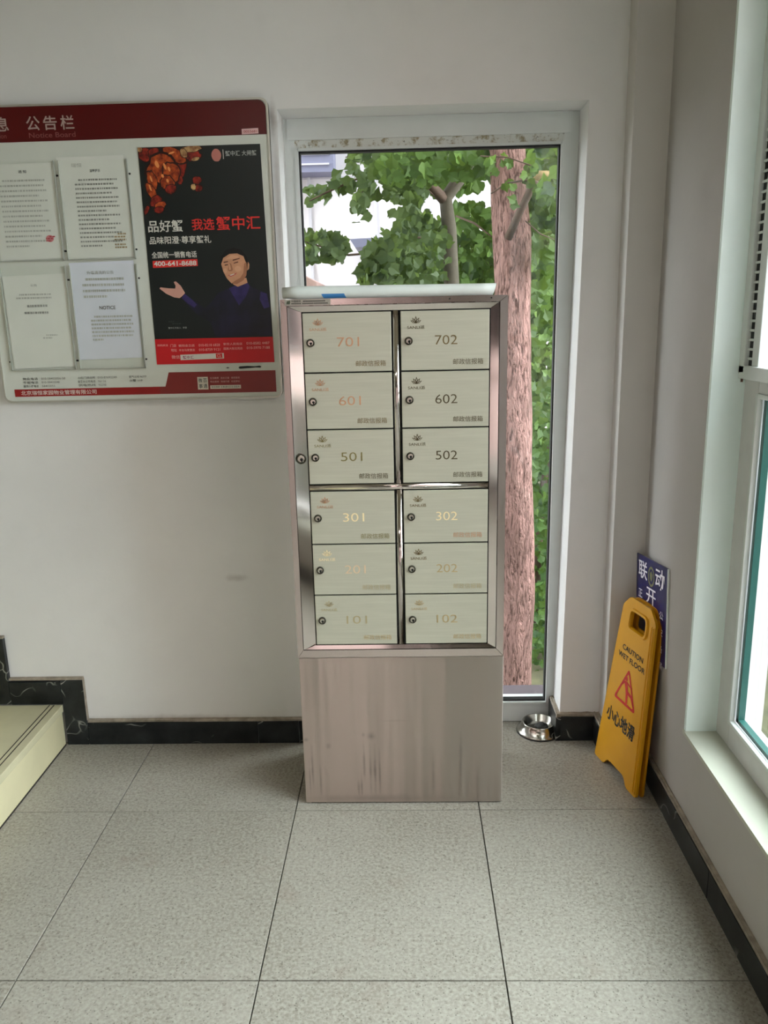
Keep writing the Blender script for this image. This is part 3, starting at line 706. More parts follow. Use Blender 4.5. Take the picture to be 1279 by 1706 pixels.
MB().prism([(-1.368, 2.133), (-.4225, 2.136)]+[(-.4225-.024+.024*cos(a*pi/12), 2.2125+.024*sin(a*pi/12)) for a in range(7)]+[(-1.368+.024-.024*sin(a*pi/12), 2.2125+.024*cos(a*pi/12)) for a in range(7)], NY-.0015, NY-.0003).build('header_band', M_hdr, nb)
M_hl = plain('header_lettering_white', srgb(176, 154, 148), .5)
HY = NY-.0022
for ch, x in (('信', -1.345), ('息', -1.290), ('公', -1.189), ('告', -1.134), ('栏', -1.079)): text('lettering', ch, M_hl, nb, (x, HY, 2.166), X3, Z3, .044, .042, .012)
M_hl2 = plain('header_lettering_pale', srgb(140, 80, 80), .5)
text('lettering', 'Information', M_hl2, nb, (-1.345, HY, 2.145), X3, Z3, .088, .0145, .008)
text('lettering', 'Notice Board', M_hl2, nb, (-1.184, HY, 2.144), X3, Z3, .150, .0155, .008)
sk = flat('price_sticker', [(-.502, 2.137), (-.449, 2.1385), (-.449, 2.1545), (-.502, 2.153)], plain('pale_pink_sticker', srgb(226, 186, 186), .6), nb, HY)
text('lettering', '0055681', plain('sticker_print', srgb(170, 60, 66), .6), sk, (-.496, HY-.0006, 2.1415), X3, Z3, .042, .007, .006)
# bottom stripe
M_st1 = plain('red_stripe', srgb(152, 26, 26), .35); M_st2 = plain('brown_red_panel', srgb(134, 44, 42), .35)
flat('company_stripe', [(-1.338, 1.3245), (-.835, 1.3245), (-.835, 1.3495), (-1.338, 1.3495)], M_st1, nb, LY)
flat('service_panel', [(-.835, 1.3245), (-.4355, 1.3245), (-.4355, 1.397), (-.800, 1.397), (-.815, 1.3495), (-.835, 1.3495)], M_st2, nb, LY)
TY = NY-.0018
text('lettering', '北京瑞恒家园物业管理有限公司', plain('stripe_lettering', srgb(226, 206, 200), .5), nb, (-1.316, TY, 1.3295), X3, Z3, .262, .0155, .012)
M_grey = plain('grey_print', srgb(96, 98, 92), .6); M_grey2 = plain('light_grey_print', srgb(140, 140, 134), .6)
for r_, (a, b_, c_, d_, e_) in enumerate((('物业电话', '010-58402056-58', '小红门派出所', '010-87692249', '燃气公司 96777'), ('客服电话', '010-58402048', '自来水公司电话', '96116', '火警 119'), ('服务值班电话', '58402055', '供电热线', '95598', ''))):
    z = 1.3805-.0125*r_
    text('lettering', a, M_grey, nb, (-1.304, TY, z), X3, Z3, .052, .0085, .012)
    text('lettering', b_, M_grey2, nb, (-1.240, TY, z+.0005), X3, Z3, .083 if r_ == 0 else .062 if r_ == 1 else .045, .0072, .004)
    text('lettering', c_, M_grey, nb, (-1.114, TY, z), X3, Z3, .060, .0085, .012)
    text('lettering', d_, M_grey2, nb, (-1.045, TY, z+.0005), X3, Z3, .066 if r_ == 0 else .027, .0072, .004)
    if e_: text('lettering', e_, M_grey, nb, (-.937, TY, z), X3, Z3, .06 if r_ == 0 else .045, .0085, .01)
M_cr = plain('cream_label', srgb(222, 214, 198), .5)
sq = flat('white_square_label', [(-.7035, 1.337), (-.6675, 1.337), (-.6675, 1.3795), (-.7035, 1.3795)], M_cr, nb, TY)
for ch, x, z in (('微', -.7000, 1.3605), ('百', -.684, 1.3605), ('事', -.7000, 1.3415), ('通', -.684, 1.3415)): text('lettering', ch, M_grey, sq, (x, TY-.0006, z), X3, Z3, .0135, .0145, .014)
M_pk = plain('pink_print', srgb(206, 160, 152), .5)
for z, words in ((1.3715, ('生活缴费', '送水订餐', '维修家政')), (1.3595, ('物业报修', '快递代收', '社区商城'))):
    for i, wd in enumerate(words): text('lettering', wd, M_pk, nb, (-.660+.036*i, TY, z), X3, Z3, .030, .0068, .008)
lb = flat('pale_caption_strip', [(-.661, 1.3385), (-.556, 1.3385), (-.556, 1.3505), (-.661, 1.3505)], M_cr, nb, TY)
text('lettering', '微信搜索 百事通社区生活服务', M_grey, lb, (-.657, TY-.0006, 1.3413), X3, Z3, .097, .007, .008)
# ink marks on the board
mk = MB().poly([(x, TY, z) for x, z in ((-.560, 1.4075), (-.556, 1.404), (-.52, 1.406), (-.50, 1.4075), (-.486, 1.4065), (-.482, 1.4105), (-.488, 1.4135), (-.505, 1.4115), (-.53, 1.4135), (-.557, 1.412))])
mk.build('ink_mark', M_gasket, nb); MB().poly([(x, TY, z) for x, z in ((-.604, 1.408), (-.597, 1.4065), (-.590, 1.408), (-.597, 1.4105))]).build('ink_mark', M_gasket, nb)

# paper notices and their clear pockets
def lines(name, m, parent, y, rowsz, x0, x1, h, seed, jitter=.3, last=.5):
    rr = random.Random(seed); b = MB()
    for i, z in enumerate(rowsz):
        k = x0+(0.012 if i == 0 else 0); end = x1-(x1-x0)*rr.uniform(0, jitter)*(i % 2)
        if i == len(rowsz)-1: end = x0+(x1-x0)*last
        while k < end:
            wd = rr.uniform(.0028, .009); wd = min(wd, end-k+.001)
            b.poly([(k, y, z), (k+wd, y, z), (k+wd, y, z+h), (k, y, z+h)]); k += wd+rr.uniform(.0012, .003)
    return b.build(name, m, parent)
PY = NY-.0030
M_pap = plain('white_paper', srgb(226, 228, 222), .7, vary=.03); M_papb = plain('bluish_paper', srgb(222, 226, 238), .7, vary=.03)
M_faint = plain('faint_print', srgb(186, 188, 183), .7); M_mid = plain('mid_print', srgb(158, 160, 156), .7); M_dk = plain('dark_print', srgb(92, 94, 92), .7)
def paper(label, pts, m):
    x = sum(p[0] for p in pts)/4; z = min(p[1] for p in pts)
    e = thing('paper_notice', label, 'paper', (x, PY, z), 'paper notices on the board')
    nx = 10
    b = MB(); A = Vector(pts[0]); B_ = Vector(pts[1]); C_ = Vector(pts[2]); D_ = Vector(pts[3]); g = []
    for i in range(nx+1):
        u = i/nx; row = []
        for j in range(nx+1):
            v = j/nx; p = (A*(1-u)+B_*u)*(1-v)+(D_*(1-u)+C_*u)*v
            row.append(b.b.verts.new((p.x, PY-.0012*abs(sin(u*5+v*3+x*9))*sin(pi*u)*sin(pi*v), p.y)))
        g.append(row)
    for i in range(nx):
        for j in range(nx): b.b.faces.new((g[i][j], g[i+1][j], g[i+1][j+1], g[i][j+1]))
    b.build('sheet', m, e, True)
    return e
PT = PY-.0022
p1 = paper('paper notice with a red seal in the upper left pocket of the board', [(-1.325, 1.772), (-1.116, 1.776), (-1.118, 2.070), (-1.327, 2.068)], M_pap)
text('heading', '通 知', M_dk, p1, (-1.232, PT, 2.040), X3, Z3, .026, .009, .01)
lines('text_lines', M_faint, p1, PT, [2.015-.0155*i for i in range(14)], -1.30, -1.148, .0055, 1)
b = MB(); b.poly([(-1.153+.013*cos(a*pi/8), PT-.0004, 1.838+.011*sin(a*pi/8)) for a in range(16)]); b.build('red_seal', plain('pale_red_ink', srgb(206, 130, 134), .7), p1)
lines('seal_lines', plain('red_ink', srgb(180, 70, 80), .7), p1, PT-.0008, [1.842, 1.836, 1.829], -1.166, -1.136, .004, 5)
p2 = paper('paper notice with dense small print in the upper right pocket of the board', [(-1.102, 1.772), (-.878, 1.775), (-.887, 2.086), (-1.105, 2.084)], M_pap)
text('heading', '温馨提示', M_dk, p2, (-1.000, PT, 2.037), X3, Z3, .034, .009, .012)
text('heading', '瑞恒', M_faint, p2, (-1.058, PT, 2.053), X3, Z3, .034, .012, .01)
lines('text_lines', M_mid, p2, PT, [2.012-.0135*i for i in range(16)], -1.052, -.915, .0052, 2, .4)
lines('signature_lines', plain('tan_print', srgb(170, 150, 118), .7), p2, PT, [1.845, 1.836, 1.827, 1.812, 1.803], -.940, -.902, .005, 3, .1, 1)
p3 = paper('nearly blank paper notice in the lower left pocket of the board', [(-1.326, 1.420), (-1.115, 1.424), (-1.117, 1.728), (-1.329, 1.722)], M_pap)
text('heading', '公告', M_mid, p3, (-1.237, PT, 1.688), X3, Z3, .022, .008, .01)
lines('text_lines', M_faint, p3, PT, [1.660, 1.649], -1.29, -1.172, .005, 4, .1, 1)
lines('bold_lines', M_mid, p3, PT, [1.622, 1.600], -1.268, -1.188, .007, 6, .1, 1)
lines('signature_lines', M_faint, p3, PT, [1.527, 1.518], -1.215, -1.165, .005, 7, .1, .6)
p4 = paper('bluish paper headed NOTICE in the lower right pocket of the board', [(-1.098, 1.445), (-.884, 1.449), (-.885, 1.764), (-1.101, 1.760)], M_papb)
text('heading', '外墙清洗的公告', M_mid, p4, (-1.044, PT, 1.722), X3, Z3, .090, .011, .008)
lines('text_lines', M_faint, p4, PT, [1.703-.0185*i for i in range(4)], -1.062, -.920, .0075, 8, .05, .55)
text('heading', 'NOTICE', M_dk, p4, (-1.013, PT, 1.609), X3, Z3, .054, .0115, .012)
lines('text_lines', M_faint, p4, PT, [1.583-.0125*i for i in range(7)], -1.046, -.905, .006, 9, .05, .25)
AY = NY-.0085
def pocket(x0, x1, z0, z1):
    pk = flat('document_pocket', [(x0, z0), (x1, z0), (x1, z1), (x0, z1)], M_acrylic, nb, AY)
    m_ = MB()
    for a in ((x0, x1, z0, z0+.003), (x0, x0+.003, z0, z1), (x1-.003, x1, z0, z1)): m_.box(a[0], a[1], AY, NY-.0003, a[2], a[3])
    m_.build('pocket_edge', plain('cloudy_acrylic', srgb(182, 184, 176), .3), pk)
    for sx_, sz_ in ((x0-.004, z0+.03), (x0-.004, z1-.045), (x1+.004, z0+.03), (x1+.004, z1-.045)):
        MB().lathe([(.0032, 0), (.0032, -.002), (.001, -.0035)], 10, (sx_, NY-.0005, sz_), 'y').build('screw', M_gasket, pk)
for px0, px1 in ((-1.336, -1.113), (-1.101, -.876)):
    pocket(px0, px1, 1.768, 2.075); pocket(px0, px1, 1.413, 1.752)

# poster
po = thing('poster', 'black and red advertising poster with a man and steamed crabs, pinned on the board', 'poster', (-.64, NY-.002, 1.424))
P0 = NY-.002
pz = lambda k: P0-.0005*k
def mapx(x, z): return x
M_pb = plain('poster_black', srgb(26, 32, 32), .32, vary=.1, scale=3)
M_pr = plain('poster_red', srgb(206, 28, 36), .35)
MB().prism([(-.837, 1.424), (-.437, 1.424), (-.446, 2.108), (-.839, 2.107)], P0, P0+.0012).build('sheet', M_pb, po)
flat('red_footer', [(-.837, 1.424), (-.437, 1.424), (-.4375, 1.508), (-.837, 1.508)], M_pr, po, pz(1))
M_tw = plain('poster_white', srgb(220, 218, 210), .4); M_tr = plain('poster_text_red', srgb(218, 50, 46), .4)
text('lettering', '品好蟹', M_tw, po, (-.827, pz(2), 1.849), X3, Z3, .115, .037, .014)
text('lettering', '我选', M_tr, po, (-.683, pz(2), 1.852), X3, Z3, .074, .036, .014)
text('lettering', '蟹中汇', M_tr, po, (-.603, pz(2), 1.850), X3, Z3, .144, .043, .014)
text('lettering', '品味阳澄·尊享蟹礼', M_tw, po, (-.826, pz(2), 1.812), X3, Z3, .203, .024, .012)
text('lettering', '全国统一销售电话', M_tw, po, (-.823, pz(2), 1.768), X3, Z3, .149, .0205, .012)
tb = flat('phone_band', [(-.822, 1.738), (-.673, 1.741), (-.673, 1.763), (-.822, 1.760)], M_tr, po, pz(1))
text('lettering', '400-641-8688', M_tw, tb, (-.818, pz(2), 1.743), X3, Z3, .141, .0155, .02)
# crab picture
def shader_crab(name, c0, c1, s=30):
    m, t, p = nodes(name); v = ocoord(t); t.links.new(ramp(t, noise(t, v, s, 5), .35, c0, .68, c1), p.inputs['Base Color']); p.inputs['Roughness'].default_value = .35; return m
M_c1 = shader_crab('crab_orange', srgb(104, 24, 12), srgb(206, 92, 38), 60); M_c2 = shader_crab('crab_red', srgb(70, 12, 10), srgb(170, 48, 32), 60); M_c3 = shader_crab('garnish_cream', srgb(120, 66, 40), srgb(206, 170, 116), 60)
def blob(cx, cz, rx, rz, rot=0, n=16, wob=.12, seed=0):
    rr = random.Random(seed); out = []
    for k in range(n):
        a = 2*pi*k/n; q = 1+rr.uniform(-wob, wob); u, v = rx*q*cos(a), rz*q*sin(a); out.append((cx+u*cos(rot)-v*sin(rot), cz+u*sin(rot)+v*cos(rot)))
    return out
def pl_(m_, pts, y): m_.poly([(max(-.8375, min(-.447, x)), y, min(2.1065, z)) for x, z in pts])
pics = {'crab_shadow': (MB(), plain('crab_gap_dark', srgb(44, 14, 10), .4)), 'crab_shell': (MB(), M_c1), 'crab_legs': (MB(), M_c2), 'garnish': (MB(), M_c3), 'crab_glint': (MB(), plain('crab_glint', srgb(236, 150, 84), .4))}
seq = [('crab_legs', -.815, 2.085, .022, .020, 0), ('crab_legs', -.788, 2.090, .018, .014, .3), ('crab_legs', -.700, 2.050, .012, .034, -.2), ('crab_legs', -.712, 2.010, .010, .016, .2),
       ('crab_shell', -.722, 2.082, .040, .020, -.35), ('crab_shell', -.768, 2.040, .046, .042, .5), ('crab_shell', -.736, 2.030, .026, .030, .2), ('crab_shell', -.752, 1.998, .022, .024, .4), ('crab_legs', -.742, 1.980, .018, .014, .2),
       ('crab_shell', -.800, 2.008, .015, .028, .3), ('crab_shell', -.806, 1.975, .013, .026, .5), ('crab_legs', -.794, 1.944, .020, .015, .7), ('crab_shell', -.780, 1.932, .018, .011, .3), ('crab_legs', -.786, 1.918, .016, .010, .1), ('crab_legs', -.826, 1.918, .006, .014, -.5),
       ('crab_legs', -.662, 2.078, .024, .016, .1), ('garnish', -.668, 2.098, .034, .009, .1), ('garnish', -.692, 2.086, .010, .014, .5), ('garnish', -.655, 2.068, .014, .005, .2), ('garnish', -.832, 2.100, .008, .008, 0),
       ('crab_legs', -.655, 2.004, .014, .011, 0), ('crab_legs', -.652, 1.980, .013, .010, 0), ('garnish', -.668, 1.985, .008, .009, 0)]
for k, (nm, x, z, rx, rz, ro) in enumerate(seq):
    yb = pz(1)-.00012*k
    pl_(pics['crab_shadow'][0], blob(x, z, rx*1.16, rz*1.16, ro, seed=k, n=18), yb); pl_(pics[nm][0], blob(x, z, rx, rz, ro, seed=k, n=18), yb-.00006)
for k, (x, z, rx, rz) in enumerate(((-.780, 2.055, .006, .012), (-.755, 2.048, .004, .010), (-.742, 2.040, .004, .007), (-.765, 2.020, .004, .006), (-.730, 2.088, .010, .003), (-.803, 2.012, .003, .010), (-.750, 2.005, .004, .006), (-.808, 1.985, .003, .010))): pl_(pics['crab_glint'][0], blob(x, z, rx, rz, .3, seed=k+90), pz(1)-.0030)
for nm, (mb, mt) in pics.items(): tag(mb.build(nm, mt, po), kind='stuff')
flat('round_logo', blob(-.588, 2.078, .0155, .019, 0, 20, .03), plain('logo_pink', srgb(190, 120, 110), .4), po, pz(1))
flat('logo_bar', [(-.5665, 2.066), (-.5645, 2.066), (-.5645, 2.094), (-.5665, 2.094)], M_tw, po, pz(1))
M_tg = plain('poster_grey_text', srgb(172, 176, 172), .4)
text('lettering', '蟹中汇 大闸蟹', M_tg, po, (-.559, pz(1), 2.074), X3, Z3, .100, .016, .01)
# the printed man
M_skin = plain('printed_skin', srgb(204, 150, 116), .4, vary=.1, scale=22); M_skin2 = plain('printed_skin_pink', srgb(208, 156, 142), .4, vary=.08, scale=22)
M_hair = plain('printed_hair', srgb(16, 16, 16), .4); M_jac = shader_crab('printed_purple_jacket', srgb(22, 26, 32), srgb(36, 34, 62), 9); M_jac2 = shader_crab('printed_jacket_highlight', srgb(36, 32, 72), srgb(62, 52, 112), 16)
flat('printed_jacket', [(-.735, 1.640), (-.724, 1.654), (-.700, 1.634), (-.660, 1.606), (-.640, 1.622), (-.610, 1.655), (-.575, 1.668), (-.545, 1.676), (-.515, 1.684), (-.495, 1.668), (-.450, 1.648), (-.4435, 1.600), (-.442, 1.512), (-.63, 1.512), (-.645, 1.560), (-.690, 1.588)], M_jac, po, pz(1))
flat('printed_collar', [(-.575, 1.668), (-.556, 1.675), (-.515, 1.690), (-.505, 1.672), (-.520, 1.640), (-.545, 1.612), (-.560, 1.640)], M_jac2, po, pz(2))
flat('printed_sleeve', [(-.470, 1.655), (-.450, 1.648), (-.443, 1.605), (-.462, 1.600), (-.475, 1.63)], M_jac2, po, pz(2))
flat('printed_sleeve', [(-.735, 1.640), (-.724, 1.654), (-.700, 1.634), (-.685, 1.618), (-.695, 1.608), (-.715, 1.622)], M_jac2, po, pz(2))
flat('printed_hand', [(-.733, 1.646), (-.722, 1.656), (-.735, 1.680), (-.750, 1.694), (-.757, 1.692), (-.752, 1.680), (-.754, 1.671), (-.775, 1.672), (-.803, 1.676), (-.806, 1.672), (-.785, 1.655), (-.760, 1.643), (-.742, 1.640)], M_skin2, po, pz(3))
flat('printed_neck', [(-.560, 1.690), (-.515, 1.700), (-.512, 1.684), (-.545, 1.672), (-.560, 1.680)], M_skin, po, pz(3))
hd = [(-.596, 1.742), (-.592, 1.766), (-.575, 1.788), (-.548, 1.795), (-.524, 1.786), (-.510, 1.764), (-.508, 1.735), (-.516, 1.74), (-.52, 1.765), (-.54, 1.775), (-.585, 1.766), (-.594, 1.742)]
flat('printed_face', [(-.595, 1.745), (-.590, 1.765), (-.565, 1.778), (-.535, 1.778), (-.516, 1.765), (-.511, 1.752), (-.507, 1.740), (-.511, 1.727), (-.514, 1.708), (-.525, 1.692), (-.548, 1.680), (-.565, 1.683), (-.580, 1.700), (-.590, 1.722)], M_skin, po, pz(4))
flat('printed_hair', [(-.596, 1.742), (-.594, 1.768), (-.578, 1.788), (-.550, 1.796), (-.526, 1.788), (-.510, 1.768), (-.507, 1.742), (-.514, 1.750), (-.520, 1.768), (-.540, 1.777), (-.566, 1.776), (-.587, 1.764)], M_hair, po, pz(5))
M_fsh = plain('printed_face_shade', srgb(166, 112, 82), .4, vary=.1, scale=22); M_fhl = plain('printed_face_light', srgb(215, 163, 130), .4, vary=.05, scale=22)
flat('printed_ear', [(-.512, 1.745), (-.506, 1.750), (-.502, 1.742), (-.504, 1.728), (-.511, 1.722)], M_skin, po, pz(4))
flat('printed_cheek_shade', [(-.511, 1.727), (-.514, 1.708), (-.525, 1.692), (-.548, 1.680), (-.565, 1.683), (-.555, 1.690), (-.535, 1.700), (-.524, 1.715), (-.519, 1.745), (-.511, 1.750)], M_fsh, po, pz(5))
flat('printed_forehead', [(-.584, 1.758), (-.560, 1.772), (-.538, 1.770), (-.535, 1.763), (-.560, 1.760)], M_fhl, po, pz(5))
flat('printed_cheek', blob(-.541, 1.729, .011, .009, 0, 12, .04), M_fhl, po, pz(5)); flat('printed_cheek', blob(-.583, 1.724, .006, .008, 0, 12, .04), M_fhl, po, pz(5))
flat('printed_nose', [(-.568, 1.746), (-.562, 1.746), (-.557, 1.727), (-.561, 1.722), (-.571, 1.722), (-.574, 1.726)], M_fsh, po, pz(6))
flat('printed_nose_light', [(-.569, 1.744), (-.566, 1.744), (-.564, 1.727), (-.570, 1.725)], M_fhl, po, pz(7))
ft = MB()
for pts in ([(-.587, 1.748), (-.572, 1.751), (-.572, 1.754), (-.586, 1.752)], [(-.556, 1.754), (-.533, 1.760), (-.533, 1.763), (-.556, 1.758)], [(-.584, 1.739), (-.572, 1.741), (-.573, 1.744), (-.583, 1.743)], [(-.554, 1.745), (-.538, 1.749), (-.539, 1.752), (-.553, 1.748)]): ft.poly([(x, pz(6), z) for x, z in pts])
ft.build('printed_features', plain('printed_feature_brown', srgb(90, 50, 36), .5), po)
flat('printed_mouth', [(-.576, 1.709), (-.566, 1.704), (-.548, 1.711), (-.545, 1.717), (-.560, 1.712)], plain('printed_lips', srgb(190, 96, 84), .5), po, pz(6))
flat('printed_teeth', [(-.570, 1.7095), (-.565, 1.7075), (-.552, 1.7125), (-.555, 1.7135)], M_tw, po, pz(7))
lines('signature', plain('signature_grey', srgb(58, 64, 62), .5), po, pz(2), [1.556, 1.563], -.785, -.745, .003, 12)
text('lettering', '蟹中汇代言人 · 李某', M_tg, po, (-.788, pz(2), 1.541), X3, Z3, .063, .006, .006)
M_tp = plain('poster_pink_text', srgb(240, 170, 165), .45)
text('lettering', '扫码关注', M_tp, po, (-.830, pz(2), 1.484), X3, Z3, .036, .0075, .01)
text('lettering', '门店', M_tp, po, (-.786, pz(2), 1.481), X3, Z3, .020, .010, .008); text('lettering', '地址', M_tp, po, (-.785, pz(2), 1.466), X3, Z3, .020, .010, .008)
for z, a, b_, c_, d_ in ((1.481, '朝阳金立店', '010-8218 6828', '新世人民街店', '010-8582 4487'), (1.466, '丰台马家堡店', '010-8759 9121', '国美大街北苑店', '010-5970 7188')):
    text('lettering', a, M_tp, po, (-.758, pz(2), z), X3, Z3, .054, .0085, .008); text('lettering', b_, M_tp, po, (-.690, pz(2), z), X3, Z3, .072, .0085, .004)
    text('lettering', c_, M_tp, po, (-.606, pz(2), z+.002), X3, Z3, .064, .0085, .008); text('lettering', d_, M_tp, po, (-.528, pz(2), z+.003), X3, Z3, .078, .0085, .004)
text('lettering', '微信', M_tp, po, (-.785, pz(2), 1.442), X3, Z3, .028, .012, .008)
sbx = flat('search_box', [(-.755, 1.437), (-.607, 1.440), (-.607, 1.458), (-.755, 1.455)], M_tw, po, pz(2))
text('lettering', '蟹中汇', plain('search_text', srgb(150, 50, 90), .5), sbx, (-.747, pz(3), 1.4405), X3, Z3, .038, .011, .01)
ib = flat('search_button', [(-.634, 1.4415), (-.612, 1.4415), (-.612, 1.4565), (-.634, 1.4565)], M_tr, sbx, pz(3))
b = bmesh.new(); A = []; B_ = []
for k in range(16):
    a = 2*pi*k/16; A.append(b.verts.new((-.624+.0055*cos(a), pz(4), 1.4495+.0055*sin(a)))); B_.append(b.verts.new((-.624+.004*cos(a), pz(4), 1.4495+.004*sin(a))))
for k in range(16): b.faces.new((A[k], A[(k+1) % 16], B_[(k+1) % 16], B_[k]))
b.faces.new([b.verts.new((x, pz(4), z)) for x, z in ((-.6205, 1.4465), (-.6165, 1.4425), (-.6155, 1.4435), (-.6195, 1.4475))])
obj('search_icon', b, M_tp, sbx)

# ------------------------------------------------------------------ fill lamp added to the hall ceiling (unseen, behind the camera)
cl = thing('added_ceiling_lamp', 'flat rectangular lamp added to the unseen hall ceiling as fill', 'lamp', (-.6, -.5, 2.9))
box('added_lamp_housing', M_white, cl, -1.2, 0, -.6, -.4, 2.86, 2.9)
lo = fill_light((-.6, -.5, 2.85), 12)

# ------------------------------------------------------------------ outdoors
# pale building across the yard
pb = thing('apartment_building', 'white overexposed apartment block behind the trees', 'building', (0, 11, -.6))
M_bw = plain('white_render', srgb(204, 198, 202), .8, vary=.02, scale=2)
box('wall', M_bw, pb, -14, 14, 11, 14, -.6, 13)
M_bg = plain('blue_grey_metal', srgb(112, 112, 136), .5); M_bs = plain('pale_grey_seam', srgb(180, 176, 184), .7)
lv = box('louvre_box', M_bg, pb, -1.9, -.83, 10.6, 11, 3.32, 4.4)
for k in range(9): box('louvre_slat', M_bs, lv, -1.9, -.88, 10.585, 10.6, 3.40+k*.115, 3.42+k*.115)
for k in range(7): box('seam', M_bs, pb, -14, 14, 10.985, 11, .6+k*1.35, .625+k*1.35)
for x in (-5, -1.2, .35, -.35, 3, 6): box('down_pipe', M_bs, pb, x, x+.035, 10.96, 11, -.6, 13)
an = at(582, 398, 9.6); an2 = at(672, 410, 9.6)
aw = MB(); aw.prism([(an.x, an.z), (an2.x+.8, an.z+.03), (an2.x+.8, an2.z), (an.x+.06, an2.z)], 9.6, 11).build('awning', M_bg, pb)
for x in (an.x+.15, an.x+.28): box('awning_post', M_bs, pb, x, x+.05, 9.7, 9.75, -.6, an2.z)
hs = thing('shed', 'small brownish pitched roof shed low behind the left window edge', 'shed', (-1.6, 9, -.6))
rp_ = at(527, 470, 9); rq = at(497, 446, 9)
MB().prism([(rq.x-1.2, rp_.z+.0), (rq.x-.6, rq.z+.25), (rp_.x, rp_.z), (rp_.x, rp_.z-.06), (rq.x-1.2, rp_.z-.06)], 9, 10.2).build('roof', plain('brown_roof', srgb(150, 122, 114), .8), hs)
box('wall', M_bw, hs, rq.x-1.1, rp_.x-.12, 9.05, 10.1, -.6, rp_.z-.06)

# trees
def bark():
    m, t, p = nodes('pinkish_bark'); v = ocoord(t, (1, 1, .2))
    nn = N(t, 'ShaderNodeTexNoise'); nn.inputs['Scale'].default_value = 16; nn.inputs['Detail'].default_value = 4; t.links.new(v, nn.inputs['Vector'])
    ad = N(t, 'ShaderNodeVectorMath', operation='MULTIPLY_ADD'); ad.inputs[1].default_value = (.10, .10, .05); t.links.new(nn.outputs['Color'], ad.inputs[0]); t.links.new(v, ad.inputs[2])
    h = noise(t, ad.outputs[0], 85, 4, .6)
    base = ramp(t, h, .36, srgb(96, 70, 64), .52, srgb(186, 146, 138))
    base = mix(t, ramp(t, noise(t, ocoord(t), 5, 4), .4, (0, 0, 0), .7, (.6, .6, .6)), base, srgb(122, 98, 90))
    t.links.new(base, p.inputs['Base Color']); p.inputs['Roughness'].default_value = .9; p.inputs['Specular IOR Level'].default_value = .1
    bump(t, p, h, 1, .05)
    return m
M_bark = bark(); M_bark2 = plain('dark_twig_bark', srgb(88, 70, 58), .9, vary=.2, scale=30, bmp=.5)
def leafmat(name, a, b_, tr=.35):
    m = bpy.data.materials.new(name); m.use_nodes = True; t = m.node_tree; p = t.nodes['Principled BSDF']; o = t.nodes['Material Output']
    g = N(t, 'ShaderNodeNewGeometry'); oi = N(t, 'ShaderNodeObjectInfo'); ad = N(t, 'ShaderNodeMath', operation='ADD'); fr = N(t, 'ShaderNodeMath', operation='FRACT')
    t.links.new(g.outputs['Random Per Island'], ad.inputs[0]); t.links.new(oi.outputs['Random'], ad.inputs[1]); t.links.new(ad.outputs[0], fr.inputs[0])
    col = ramp(t, fr.outputs[0], 0, a, 1, b_); t.links.new(col, p.inputs['Base Color']); p.inputs['Roughness'].default_value = .5; p.inputs['Specular IOR Level'].default_value = .3
    tl = N(t, 'ShaderNodeBsdfTranslucent'); t.links.new(mix(t, .5, col, (.35, .5, .08)), tl.inputs[0]); mx = N(t, 'ShaderNodeMixShader'); mx.inputs[0].default_value = tr
    t.links.new(p.outputs[0], mx.inputs[1]); t.links.new(tl.outputs[0], mx.inputs[2]); t.links.new(mx.outputs[0], o.inputs[0])
    return m
M_lf = leafmat('mid_green_leaf', srgb(28, 52, 24), srgb(96, 126, 66)); M_lf2 = leafmat('dull_green_leaf', srgb(36, 54, 36), srgb(100, 118, 84)); M_lf3 = leafmat('yellow_green_leaf', srgb(66, 92, 40), srgb(122, 146, 66))
LEAF = [(0, -.42, 0), (.20, -.50, .03), (.44, -.24, .10), (.50, .02, .10), (.22, .24, .03), (.04, .62, -.08), (-.18, .26, .03), (-.50, .08, .10), (-.42, -.22, .10), (-.18, -.52, .03), (0, 0, -.02)]
LF = [(0, 1, 10), (1, 2, 10), (2, 3, 10), (3, 4, 10), (4, 5, 10), (5, 6, 10), (6, 7, 10), (7, 8, 10), (8, 9, 10), (9, 0, 10)]
def leaf_mesh(name, m, sx_):
    me = bpy.data.meshes.new(name); me.from_pydata([(x*sx_, y, z) for x, y, z in LEAF], [], LF); me.materials.append(m); return me
def leaf_rot(rr):
    return Matrix.Rotation(rr.uniform(0, 2*pi), 3, 'Y') @ Matrix.Rotation(rr.gauss(pi/2, .75), 3, 'X') @ Matrix.Rotation(rr.gauss(pi, .7), 3, 'Z')
